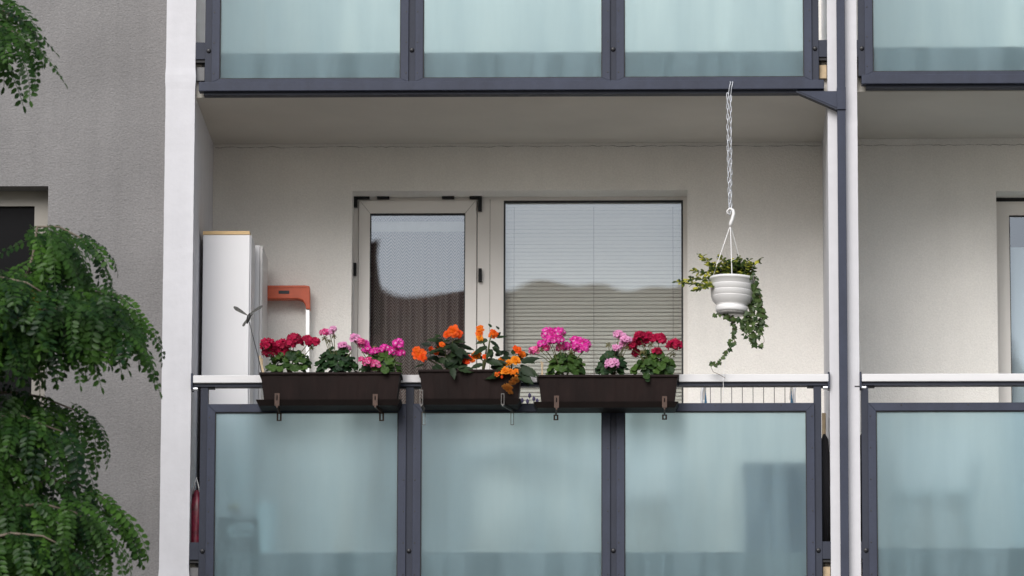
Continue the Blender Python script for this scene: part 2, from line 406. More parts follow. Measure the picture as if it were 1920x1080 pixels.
# --- balcony door and window in the main opening
FY = WY+.19              # front of the fixed frame
SY = FY-.012             # front of the sash
X = lambda px: XX(px, FY, 560)
Z = lambda py: ZZ(py, FY)
fb = Z(0) and FLOOR+.03
door = bx('balcony_door', 'pvc', bld, ox0, X(671), FY, FY+.07, fb, oz1)          # left jamb of the fixed frame
def part(name, m, par, x0, x1, y0, y1, z0, z1, bevel=0): return bx(name, m, par, x0, x1, y0, y1, z0, z1, bevel=bevel)
part('frame_head', 'pvc', door, X(671), X(903), FY, FY+.07, Z(375), oz1)
gx0_, gx1_ = X(693), X(872)
zs1 = Z(376); zs0 = fb+.03; zg1 = Z(400); zg0 = zs0+.10
xs0, xs1 = X(672), X(893)
part('sash_stile', 'pvc', door, xs0, gx0_, SY, FY+.06, zs0, zs1)
part('sash_stile', 'pvc', door, gx1_, xs1, SY, FY+.06, zs0, zs1)
part('sash_rail', 'pvc', door, gx0_, gx1_, SY, FY+.06, zg1, zs1)
part('sash_rail', 'pvc', door, gx0_, gx1_, SY, FY+.06, zs0, zg0)
gk = B(); q = .006
gk.box(gx0_, gx1_, SY+.004, FY+.03, zg1-q, zg1); gk.box(gx0_, gx1_, SY+.004, FY+.03, zg0, zg0+q)
gk.box(gx0_, gx0_+q, SY+.004, FY+.03, zg0+q, zg1-q); gk.box(gx1_-q, gx1_, SY+.004, FY+.03, zg0+q, zg1-q)
gk.obj('gasket', 'gasket', door)
part('pane', 'glazing', door, gx0_+q, gx1_-q, FY+.012, FY+.018, zg0+q, zg1-q)
# groove lines of mitred sash corners
for (cx, cz, sx) in ((gx0_, zg1, -1), (gx1_, zg1, 1)):
    B().obox((cx, SY-.0005, cz), (cx+sx*.055, SY-.0005, cz+.068), .0016, .002).obj('mitre_line', 'joint', door)
def guard(name, rects):
    b = B()
    for x0, x1, y0, y1 in rects: b.box(X(x0), X(x1), SY-.022, FY-.002 if x0 > 890 or y1 <= 376 or x1 < 672 else SY, Z(y1), Z(y0))
    return b.obj(name, 'black_foam', door)
guard('corner_guard', [(662, 692, 366.5, 373.5), (662, 669, 373.5, 389)])
guard('corner_guard', [(880, 903, 366.5, 373.5), (896, 903, 373.5, 397)])
guard('draught_block', [(706, 729, 366.5, 373.5)]); guard('draught_block', [(828, 851, 366.5, 373.5)])
guard('draught_block', [(662, 668, 494, 517)]); guard('draught_block', [(897, 903.5, 505, 529)])
part('door_seam', 'joint', door, X(894), X(895), FY-.001, FY+.01, zs0, Z(378))
win = part('window', 'pvc', bld, X(893.5), X(944), FY, FY+.07, fb, oz1)           # fixed mullion between door and window
part('mullion_line', 'joint', win, X(918), X(918.7), FY-.001, FY+.01, fb, Z(374))
wzg1, wzg0 = Z(376), FLOOR+.83
wg0, wg1 = X(944), X(1281)
part('frame_head', 'pvc', win, wg0, wg1, FY, FY+.07, wzg1, oz1); part('frame_stile', 'pvc', win, wg1, ox1, FY, FY+.07, fb, oz1)
part('frame_sill', 'pvc', win, wg0, wg1, FY, FY+.07, wzg0-.07, wzg0)
part('parapet_panel', 'cream_render', win, wg0, wg1, FY-.02, FY+.07, fb, wzg0-.07)
part('window_sill', 'alu_white', win, wg0, wg1, FY-.14, FY-.021, wzg0-.09, wzg0-.065)
gk = B(); q = .010
gk.box(wg0, wg1, FY+.004, FY+.03, wzg1-q, wzg1); gk.box(wg0, wg1, FY+.004, FY+.03, wzg0, wzg0+q)
gk.box(wg0, wg0+q, FY+.004, FY+.03, wzg0+q, wzg1-q); gk.box(wg1-q, wg1, FY+.004, FY+.03, wzg0+q, wzg1-q)
gk.obj('gasket', 'gasket', win)
part('pane', 'glazing', win, wg0+q, wg1-q, FY+.012, FY+.018, wzg0+q, wzg1-q)

# --- venetian blind: every slat on its own
by = FY+.085
bl = thing('venetian_blind', 'closed pale venetian blind behind the wide window pane', 'blind', ((wg0+wg1)/2, by, wzg0))
part('headrail', 'blind', bl, wg0-.01, wg1+.01, by-.012, by+.012, Z(384), Z(373))
sm = B(); hw = (wg1-wg0)/2+.01; prof = [(-.0125, 0), (-.005, .0022), (.004, .0020), (.0125, -.0006)]
V = []
for sx in (-hw, hw):
    for a, c in prof: V.append((sx, c, a))
sm.add(V, [(i, i+1, 5+i, 4+i) for i in range(3)])
sme = sm.mesh('slat', 'blind', True)
zz = Z(386)
pitch = .0222
while zz > wzg0+.01:
    mw = Matrix.Translation(((wg0+wg1)/2, by, zz)) @ Matrix.Rotation(R(-23+U(-2, 2)), 4, 'X') @ Matrix.Rotation(R(U(-.06, .06)), 4, 'Y')
    inst('slat', sme, bl, mw); zz -= pitch
for px in (963, 1113, 1262):
    B().tube([(X(px), by-.014, Z(384)), (X(px), by-.014, wzg0)], .0012, 4).obj('ladder_cord', 'grey_wire', bl)
# --- lace curtain
cu = B(); n = 90; cy = FY+.14; cz1, cz0 = zg1+.06, zs0
V = []; F = []
for i in range(n+1):
    x = xs0+.03+(xs1-xs0-.06)*i/n
    y = cy+.018*math.sin(i*.62)+.008*math.sin(i*.23+1)
    V += [(x, y, cz0), (x, y, cz1)]
for i in range(n): F.append((2*i, 2*i+2, 2*i+3, 2*i+1))
tag(cu.add(V, F).obj('lace_curtain', 'lace', None, True), 'grey lace net curtain hanging behind the balcony door pane', 'curtain')

bx('curtain_heading', 'lace_heading', bpy.data.objects['lace_curtain'], xs0+.03, xs1-.03, cy-.03, cy-.027, Z(427), Z(408))
# --- window of the neighbouring balcony
Xr = lambda px: XX(px, FY, 560); Zr = lambda py: ZZ(py, FY, 1890)
rw = part('window', 'pvc', bld, rx0, Xr(1894), FY, FY+.07, FLOOR+.03, Zr(378))
rg0, rg1 = Xr(1894), rx0+1.6
part('frame_head', 'pvc', rw, rg0, rg1, FY, FY+.07, Zr(404), Zr(378)); part('frame_stile', 'pvc', rw, rg1, rx0+1.7, FY, FY+.07, FLOOR+.03, Zr(378))
part('gasket', 'gasket', rw, rx0, rx0+1.7, FY+.005, FY+.06, Zr(378), rz1)
part('pane', 'glazing', rw, rg0, rg1, FY+.012, FY+.018, FLOOR+.03, Zr(404))
B().box(rg0, rg0+.004, FY-.002, FY+.011, FLOOR+.03, Zr(404)).box(rg0+.004, rg1, FY-.002, FY+.011, Zr(406), Zr(404)).obj('gasket', 'gasket', rw)
tag(bx('roller_blind', 'pale_blind', None, rg0+.0, rg1, FY+.09, FY+.095, FLOOR+.05, Zr(458)), 'pale blue roller blind in the neighbouring balcony window', 'blind')

# --- window in the grey facade
dk = part('window', 'dark_frame', bld, wx1-.09, wx1, GY+.14, GY+.21, wz0, wz1)
part('frame_head', 'dark_frame', dk, wx0, wx1-.09, GY+.14, GY+.21, wz1-.085, wz1); part('frame_sill', 'dark_frame', dk, wx0, wx1-.09, GY+.14, GY+.21, wz0, wz0+.06)
part('frame_stile', 'dark_frame', dk, wx0, wx0+.05, GY+.14, GY+.21, wz0+.06, wz1-.085)
part('pane', 'dark_pane', dk, wx0+.05, wx1-.09, GY+.16, GY+.17, wz0+.06, wz1-.085)
part('window_sill', 'alu_white', dk, wx0-.02, wx1+.02, GY-.04, GY+.139, wz0-.02, wz0+.0)

# ------------------------------------------------------------------ railings
RY = -.04
rx = lambda px: XX(px, RY, 900)
rz = lambda py: ZZ(py, RY)
Z_HT, Z_HB = rz(703.5), rz(718)          # handrail
Z_FT, Z_GT = rz(757), rz(772)            # frame top, glass top
RAILZ = ST
Z_GB = rz(146.5)-ST; Z_FB = rz(153.5)-ST; Z_RB = rz(171)-ST   # bottom of glass, of frame, of the fascia rail
def railing(label, posts, dz, x_lo, x_hi, plates, dzb=0):
    xm = (x_lo+x_hi)/2
    t = thing('balcony_railing', label, 'railing', (xm, 0, Z_RB+dz), 'balcony railings')
    P = lambda n, m, *a, **k: bx(n, m, t, *a, **k)
    P('handrail', 'alu_white', x_lo+.012, x_hi-.006, -.062, .028, Z_HB+dz, Z_HT+dz, bevel=.004)
    P('handrail_channel', 'anthracite_post', x_lo+.014, x_hi-.012, -.045, .018, Z_HB-.018+dz, Z_HB+dz)
    for xa, s in plates:
        pl = B().box(xa, xa+.011*s if s > 0 else xa, -.06, .03, Z_HB-.035+dz, Z_HT+.012+dz) if s > 0 else B().box(xa-.011, xa, -.06, .03, Z_HB-.035+dz, Z_HT+.012+dz)
        pl.obj('end_plate', 'anthracite', t, bevel=.002)
        B().tube([(xa+.006*s, -.03, Z_HB-.028+dz), (xa+.036*s, -.03, Z_HB-.028+dz)], .011, 10).obj('fixing_screw', 'zinc', t)
    for a, b in posts:
        P('post', 'anthracite_post', a, b, -.036, .012, Z_FB-.0+dz+dzb, Z_HB-.018+dz, bevel=.002)
        P('post_head', 'gasket', a-.035, b+.035, -.03, .01, Z_HB-.026+dz, Z_HB-.0181+dz)
        B().lathe([(.013, 0), (.013, .004), (.009, .009), (.002, .011)], (0,0,0), 12, Matrix.Rotation(R(90), 4, 'X')).obj('bolt', 'dark_bolt', None)
        bo = col.objects[-1]; bo.data.transform(Matrix.Translation(Vector(((a+b)/2, -.0355, rz(93)-ST+dz))-t.location)); bo.parent = t
    fw = .043
    for (a, b), (c, d) in zip(posts[:-1], posts[1:]):
        x0, x1 = b-.003, c+.003
        z0, z1 = Z_FB+dz+dzb, Z_FT+dz; gz0 = Z_GB+dz+dzb; gz1 = Z_GT+dz
        fr = B()      # mitred frame
        y0, y1 = -.05, -.012
        o = [(x0,z0),(x1,z0),(x1,z1),(x0,z1)]; i_ = [(x0+fw,gz0),(x1-fw,gz0),(x1-fw,gz1),(x0+fw,gz1)]
        names = ('bottom_rail', 'stile', 'top_rail', 'stile'); hold = None
        for k in range(4):
            e = .0006; k2 = (k+1) % 4
            poly = [o[k], o[k2], i_[k2], i_[k]]
            cx = sum(p[0] for p in poly)/4; cz = sum(p[1] for p in poly)/4
            poly = [(cx+(p[0]-cx)*(1-e*2), cz+(p[1]-cz)*(1-e)) for p in poly]
            B().prism(poly, y0, y1).obj(names[k], 'anthracite', t, bevel=.0012)
        gk = B(); q = .005
        gk.box(x0+fw-.002, x1-fw+.002, y0+.006, y1-.001, gz1-q, gz1+.001); gk.box(x0+fw-.002, x1-fw+.002, y0+.006, y1-.001, gz0-.001, gz0+q)
        gk.box(x0+fw-.002, x0+fw+q, y0+.006, y1-.001, gz0+q, gz1-q); gk.box(x1-fw-q, x1-fw+.002, y0+.006, y1-.001, gz0+q, gz1-q)
        gk.obj('gasket', 'gasket', t)
        P('glass_panel', 'frosted_glass', x0+fw+q-.001, x1-fw-q+.001, -.034, -.026, gz0+q-.001, gz1-q+.001)
        rv = B()
        nz_ = 6
        for k in range(nz_):
            z = gz0+.03+(gz1-gz0-.06)*k/(nz_-1)
            for x in (x0+.012, x1-.012):
                rv.lathe([(.0048, 0), (.0036, .0022)], (x, y0+.0002, z), 7, Matrix.Rotation(R(90), 4, 'X'))
        for k in range(3):
            rv.lathe([(.0048, 0), (.0036, .0022)], (x0+(x1-x0)*(k+.5)/3, y0+.0002, z1-.012), 7, Matrix.Rotation(R(90), 4, 'X'))
        r_ = rv.obj('rivet', 'dark_bolt', t); r_['kind'] = 'stuff'
    P('fascia_rail', 'anthracite', x_lo+.024, x_hi-.020, -.075, .0, Z_RB+dz+dzb, Z_FB-.001+dz+dzb, bevel=.003)
    P('fascia_lip', 'anthracite_post', x_lo+.05, x_hi-.02, -.045, .03, Z_RB-.016+dz+dzb, Z_RB+dz+dzb-.0005)
    # wall brackets at the pillar ends
    zb = rz(93)-ST+dz
    for xa, s in plates:
        pa = posts[0][0] if s > 0 else posts[-1][1]
        x0, x1 = sorted((xa, pa)); B().box(x0, x1, -.03, .005, zb-.045, zb+.05).obj('wall_bracket', 'anthracite_post', t)
        B().box(x0, x1, -.02, .03, zb-.062, zb-.047).obj('bracket_shim', 'gasket', t)
        B().box(x0+.004, x1-.004, .0, .05, zb-.16, zb-.085).obj('packing_block', 'brick' if s > 0 and xa > 0 else 'dark_grey' if s > 0 else 'beige_wood', t)
    return t
main_posts = [(rx(374), rx(388.5)), (rx(760), rx(775)), (rx(1143), rx(1157)), (rx(1526.5), rx(1541))]
right_first = (rx(1616), rx(1629.5))
pit_ = main_posts[1][0]-main_posts[0][0]; pw_ = main_posts[0][1]-main_posts[0][0]
rp = [right_first]+[(right_first[0]+pit_*k, right_first[0]+pit_*k+pw_) for k in (1, 2, 3)]
railing('dark framed frosted glass railing with white handrail carrying the flower boxes', main_posts, 0, XL, XR, ((XL, 1), (XR, -1)))
railing('dark framed frosted glass railing above the hanging flower pot and its chain', main_posts, ST, XL, XR, ((XL, 1), (XR, -1)))
railing('frosted glass railing with bare white handrail, beside the dark steel column', rp, 0, XR2, XE, ((XR2, 1), (XE, -1)))
railing('upper frosted glass railing on the far side of the steel column from the chain', rp, ST, XR2, XE, ((XR2, 1), (XE, -1)), .027)

# ------------------------------------------------------------------ steel column with gusset
cx0, cx1 = XX(1572.5, -.09, 540), XX(1588, -.09, 540)
sc = thing('steel_column', 'dark rectangular steel column with triangular bracket on the white partition wall', 'column', ((cx0+cx1)/2, -.06, 0))
bx('shaft', 'anthracite', sc, cx0, cx1, -.085, -.032, 0, ZT, bevel=.002)
gy = -.095
bx('sleeve', 'anthracite', sc, cx0-.002, cx1+.002, gy, -.031, ZZ(207, gy), ZZ(165, gy), bevel=.002)
gs = B().prism([(XX(1497, gy, 180), ZZ(172.5, gy)), (cx0-.001, ZZ(203.5, gy)), (cx0-.001, ZZ(172.5, gy))], gy+.006, -.04).obj('gusset', 'anthracite', sc)
ga, gb = Vector((XX(1493, gy, 180), -.06, ZZ(171.5, gy)-.004)), Vector((cx0, -.06, ZZ(206, gy)))
B().obox(ga, gb, .008, .06).obj('gusset_flange', 'anthracite_post', sc)

# ------------------------------------------------------------------ things on the balcony
# wardrobe cabinets
c1 = .38
cab = thing('white_cabinet', 'tall white cabinet with pale wood top edge behind the railing', 'cabinet', (XX(425, c1), c1+.15, FLOOR))
a0, a1 = XX(379, c1, 600), XX(469.5, c1, 600)
bx('carcass', 'cabinet_white', cab, a0, a1, c1+.02, c1+.30, FLOOR, ZZ(440, c1, 420), bevel=.002)
bx('front_panel', 'cabinet_white', cab, a0, a1-.008, c1, c1+.019, FLOOR+.03, ZZ(440, c1, 420), bevel=.003)
bx('top_board', 'wood_edge', cab, a0-.002, a1-.01, c1-.004, c1+.31, ZZ(439.8, c1, 420), ZZ(433.5, c1, 420))
c2 = .74
ca2 = thing('grey_cabinet', 'narrow grey white cupboard standing behind the wood topped cabinet', 'cabinet', (XX(470, c2), c2+.2, FLOOR))
b0, b1 = XX(430, c2, 600), XX(491, c2, 600)
bx('carcass', 'cabinet_grey', ca2, b0, b1, c2+.02, c2+.42, FLOOR, ZZ(460, c2, 485), bevel=.002)
bx('door', 'cabinet_white', ca2, b0, XX(485.5, c2, 600), c2-.002, c2+.018, FLOOR+.03, ZZ(460, c2, 485), bevel=.002)
bx('door', 'cabinet_grey', ca2, XX(486.3, c2, 600), b1, c2-.002, c2+.018, FLOOR+.03, ZZ(461, c2, 485), bevel=.002)
# step ladder with an orange moulded top
ly = WY-.08
lad = thing('step_ladder', 'folded step ladder with orange plastic top leaning on the back wall', 'ladder', (XX(530, ly), ly, FLOOR))
lx = lambda px: XX(px, ly, 560); lz = lambda py: ZZ(py, ly, 540)
out = [(582, 582), (581, 538.5), (572, 537), (488, 537), (479, 538.5), (478, 582), (486, 582), (487.5, 572), (492, 566), (500, 562), (560, 562), (568, 565), (572.5, 572), (575, 582)]
cap = B(); poly = [(lx(a), lz(b)) for a, b in out]
def strip(n_): 
    pass
# quads of the arch, then extruded
quads = [[(582,582),(581.5,556),(572.5,572),(575,582)], [(581.5,556),(581,538.5),(568,565),(572.5,572)], [(581,538.5),(572,537),(560,562),(568,565)], [(572,537),(488,537),(500,562),(560,562)],
         [(488,537),(479,538.5),(492,566),(500,562)], [(479,538.5),(478.5,556),(487.5,572),(492,566)], [(478.5,556),(478,582),(486,582),(487.5,572)]]
# shared-vertex arch so the cap is one closed skin
outer = [(582,582),(581.5,556),(581,538.5),(572,537),(488,537),(479,538.5),(478.5,556),(478,582)]
inner = [(575,582),(572.5,572),(568,565),(560,562),(500,562),(492,566),(487.5,572),(486,582)]
V = [(lx(a), ly-.035, lz(b)) for a, b in outer+inner]+[(lx(a), ly+.035, lz(b)) for a, b in outer+inner]
F = []
for i in range(7):
    F += [(i, i+1, 8+i+1, 8+i), (16+i+1, 16+i, 24+i, 24+i+1), (i+1, i, 16+i, 16+i+1), (8+i, 8+i+1, 24+i+1, 24+i)]
F += [(0, 8, 24, 16), (7, 23, 31, 15)]
cp = B().add(V, F).obj('top_cap', 'orange_plastic', lad, bevel=.004)
bx('cap_sticker', 'slate', cp, lx(523), lx(543), ly-.0365, ly-.034, lz(553), lz(547))
bx('cap_ridge', 'orange_plastic', cp, lx(483), lx(577), ly-.039, ly-.0351, lz(541.5), lz(538))
B().obox((lx(577.5), ly, lz(578)), (lx(581), ly, FLOOR), .020, .05).obj('stile', 'alu', lad)
B().obox((lx(482), ly, lz(578)), (lx(478), ly, FLOOR), .020, .05).obj('stile', 'alu', lad)
for k in range(5):
    z = FLOOR+.22+.24*k; bx('step', 'alu', lad, lx(482), lx(577), ly-.03, ly+.03, z, z+.02)
# white plastic table and chairs behind the glass
def legs(par, m, cx, cy, w_, d_, z0, z1, r, splay=.05):
    for sx in (-1, 1):
        for sy in (-1, 1):
            B().tube([(cx+sx*w_, cy+sy*d_, z1), (cx+sx*(w_+splay), cy+sy*(d_+splay*.4), z0)], [r, r*.8], 8).obj('leg', m, par, True)
tx, ty = XX(945, .8), .82
tb = thing('garden_table', 'round white garden table standing behind the middle frosted panel', 'table', (tx, ty, FLOOR))
B().lathe([(.02, .0), (.27, .0), (.285, .01), (.285, .035), (.27, .04)], (tx, ty, FLOOR+.66), 32).obj('table_top', 'white_plastic', tb, True)
legs(tb, 'white_plastic', tx, ty, .17, .15, FLOOR, FLOOR+.66, .022)
def chair(label, cx, cy, m, s=1, face=0):
    t = thing('garden_chair', label, 'chair', (cx, cy, FLOOR), 'garden chairs behind the frosted glass')
    bx('seat', m, t, cx-.22, cx+.22, cy-.2, cy+.2, FLOOR+.42, FLOOR+.45, bevel=.01)
    for k in (-1, 0, 1): bx('back_slat', m, t, cx-.05+k*.14, cx+.05+k*.14, cy+.19, cy+.215, FLOOR+.45, FLOOR+.80, bevel=.006)
    B().tube([(cx-.23, cy+.2, FLOOR+.43), (cx-.23, cy+.21, FLOOR+.78), (cx-.18, cy+.215, FLOOR+.84), (cx+.18, cy+.215, FLOOR+.84), (cx+.23, cy+.21, FLOOR+.78), (cx+.23, cy+.2, FLOOR+.43)], .018, 8).obj('back_frame', m, t, True)
    legs(t, m, cx, cy, .19, .17, FLOOR, FLOOR+.42, .02, .03)
    for sx in (-1, 1):
        B().tube([(cx+sx*.23, cy+.2, FLOOR+.62), (cx+sx*.25, cy-.18, FLOOR+.62), (cx+sx*.23, cy-.2, FLOOR+.43)], .015, 8).obj('armrest', m, t, True)
    return t
chair('white garden chair between table and blue storage box', XX(1195, .85), .85, 'white_plastic')
chair('white garden chair on the neighbouring balcony behind frosted glass', XX(1750, .5), .6, 'white_plastic')
by0 = .16
sb = thing('storage_box', 'dark blue lidded storage box behind the end frosted panel', 'box', (XX(1450, by0), by0, FLOOR))
bx('body', 'navy', sb, XX(1395, by0), XX(1520, by0), by0, by0+.38, FLOOR, ZZ(885, by0), bevel=.01)
bx('lid', 'navy', sb, XX(1391, by0), XX(1523, by0), by0-.01, by0+.39, ZZ(885, by0)+.001, ZZ(868, by0), bevel=.01)
# drying rack
dy = .62
dx = lambda px: XX(px, dy, 740); dz_ = lambda py: ZZ(py, dy, 1400)
dr = thing('drying_rack', 'folding clothes drying rack with thin wires and blue tips', 'drying rack', (dx(1405), dy, FLOOR))
for s, px in ((-1, 1317), (1, 1490)):
    B().tube([(dx(px-1), dy, FLOOR), (dx(px-1), dy, dz_(735)), (dx(px+1), dy, dz_(725)), (dx(px+5*-s), dy, dz_(720)), (dx(px+5*-s), dy+.5, dz_(720))], .008, 8).obj('side_frame', 'alu_white', dr, True)
    tip = px+6 if s < 0 else px-6
    B().add([(dx(tip-3), dy-.03, dz_(762)), (dx(tip+3), dy-.03, dz_(762)), (dx(tip), dy-.03, dz_(732)), (dx(tip-3), dy+.01, dz_(762)), (dx(tip+3), dy+.01, dz_(762)), (dx(tip), dy+.01, dz_(732))],
            [(0,1,2),(5,4,3),(0,3,4,1),(1,4,5,2),(2,5,3,0)]).obj('wing_tip', 'blue_plastic', dr)
for k in range(8):
    px = 1332+20*k
    B().tube([(dx(px), dy+.03, dz_(722)), (dx(px), dy+.06, FLOOR+.35)], .0022, 5).obj('wire', 'grey_wire', dr)
B().tube([(dx(1317), dy+.03, dz_(722)), (dx(1490), dy+.03, dz_(722))], .005, 6).obj('cross_bar', 'alu_white', dr)
B().tube([(dx(1317), dy+.06, FLOOR+.35), (dx(1490), dy+.06, FLOOR+.35)], .005, 6).obj('cross_bar', 'alu_white', dr)
# broom in the right-hand gap, with a folded parasol below
br = thing('broom', 'wooden handled broom standing beside the partition wall', 'broom', (XX(1544, .2), .2, FLOOR))
B().tube([(XX(1544.5, .2), .2, FLOOR+.1), (XX(1544.5, .2), .2, ZZ(776, .2))], .011, 8).obj('handle', 'beige_wood', br, True)
B().box(XX(1535, .2), XX(1549, .2), .08, .32, FLOOR, FLOOR+.1).obj('brush_head', 'black_cloth', br, bevel=.01)
pp = thing('folded_parasol', 'folded black parasol leaning in the gap beside the broom', 'parasol', (XX(1546, .1), .1, FLOOR))
B().tube([(XX(1545, .1), .1, FLOOR+.1), (XX(1546, .1), .1, FLOOR+.45), (XX(1546, .1), .1, ZZ(825, .1)), (XX(1545, .1), .1, ZZ(815, .1))], [.03, .035, .02, .006], 10).obj('canopy', 'black_cloth', pp, True)
B().tube([(XX(1545, .1), .1, FLOOR), (XX(1545, .1), .1, FLOOR+.1)], .01, 8).obj('pole', 'metal_black', pp)
bg_ = thing('black_bag', 'black garment cover hanging in the gap of the neighbouring balcony', 'bag', (XX(1618, .12), .12, FLOOR))
B().tube([(XX(1620, .12), .12, FLOOR+.02), (XX(1620, .12), .12, FLOOR+.5), (XX(1620, .12), .12, ZZ(830, .12)), (XX(1622, .12), .12, ZZ(808, .12))], [.05, .05, .045, .01], 10).obj('cover', 'black_cloth', bg_, True)
# slate planter with chalk words, bucket, small things behind the left panel
sy = .035
sp_ = thing('slate_planter', 'dark slate planter box with white handwriting behind the frosted panel', 'planter', (XX(455, sy), sy, FLOOR))
bx('box', 'slate', sp_, XX(412, sy), XX(482, sy), sy, sy+.16, FLOOR, ZZ(968, sy), bevel=.004)
def text(s, px, py, size, Y, par, m, shear=0):
    cu_ = bpy.data.curves.new('lettering', 'FONT'); cu_.body = s; cu_.size = size; cu_.extrude = .0008; cu_.align_x = 'CENTER'; cu_.shear = shear
    tmp = bpy.data.objects.new('tmp', cu_); col.objects.link(tmp)
    dg = bpy.context.evaluated_depsgraph_get(); me = bpy.data.meshes.new_from_object(tmp.evaluated_get(dg))
    bpy.data.objects.remove(tmp); me.materials.clear(); me.materials.append(MT[m])
    p = at(px, py, Y); me.transform(Matrix.Translation(p-par.location) @ Matrix.Rotation(R(90), 4, 'X'))
    o = bpy.data.objects.new('lettering', me); col.objects.link(o); o.parent = par; return o
text('grüße', 450, 994, .06, sy-.003, sp_, 'chalk', .3); text('Ihr seid', 450, 1007, .042, sy-.003, sp_, 'chalk', .3)
B().lathe([(.02, .0), (.03, .015), (.045, .02), (.02, .03)], (XX(440, .1), .11, ZZ(956, .1)), 14).obj('yellow_flower', 'yellow_petal', sp_)
B().lathe([(.015, .0), (.028, .012), (.02, .03)], (XX(448, .08), .085, ZZ(966, .1)-.004), 12).obj('red_flower', 'red_plastic', sp_)
ub = thing('white_bucket', 'ribbed white plastic bucket behind the frosted panel', 'bucket', (XX(502, .12), .15, FLOOR))
prof = []
zb0, zb1 = FLOOR, ZZ(945, .1)
for k in range(13):
    z = zb0+(zb1-zb0)*k/12; prof += [(.055+.008*k/12+(.003 if k % 2 else 0), z-zb0)]
B().lathe(prof, (XX(502, .1), .11, zb0), 24).obj('body', 'white_plastic', ub, True)
B().tube([(XX(502, .1)-.06, .11, zb1-.01), (XX(502, .1)-.04, .11, zb1+.05), (XX(502, .1)+.04, .11, zb1+.05), (XX(502, .1)+.06, .11, zb1-.01)], .003, 6).obj('handle', 'grey_wire', ub)
rb = thing('carrier_bag', 'crumpled red and white carrier bag in the gap by the pillar', 'bag', (XX(368, .1), .1, FLOOR))
V = []
bagb = B(); rings = [(.05, 0), (.06, .10), (.055, .20), (.06, .29), (.04, .36), (.015, .41)]
n = 14
for i, (r, z) in enumerate(rings):
    for k in range(n):
        a = 2*math.pi*k/n; rr = r*(1+U(-.22, .22)); V.append((XX(371, .12)+rr*math.cos(a)*.8, .13+rr*math.sin(a), FLOOR+z))
bagb.add(V, [(i*n+k, i*n+(k+1) % n, (i+1)*n+(k+1) % n, (i+1)*n+k) for i in range(len(rings)-1) for k in range(n)])
bagb.obj('bag_body', 'red_plastic', rb, True)
B().tube([(XX(370, .12)-.02, .12, FLOOR+.39), (XX(370, .12), .12, FLOOR+.48), (XX(371, .12)+.02, .12, FLOOR+.39)], .006, 6).obj('bag_handle', 'white_plastic', rb, True)

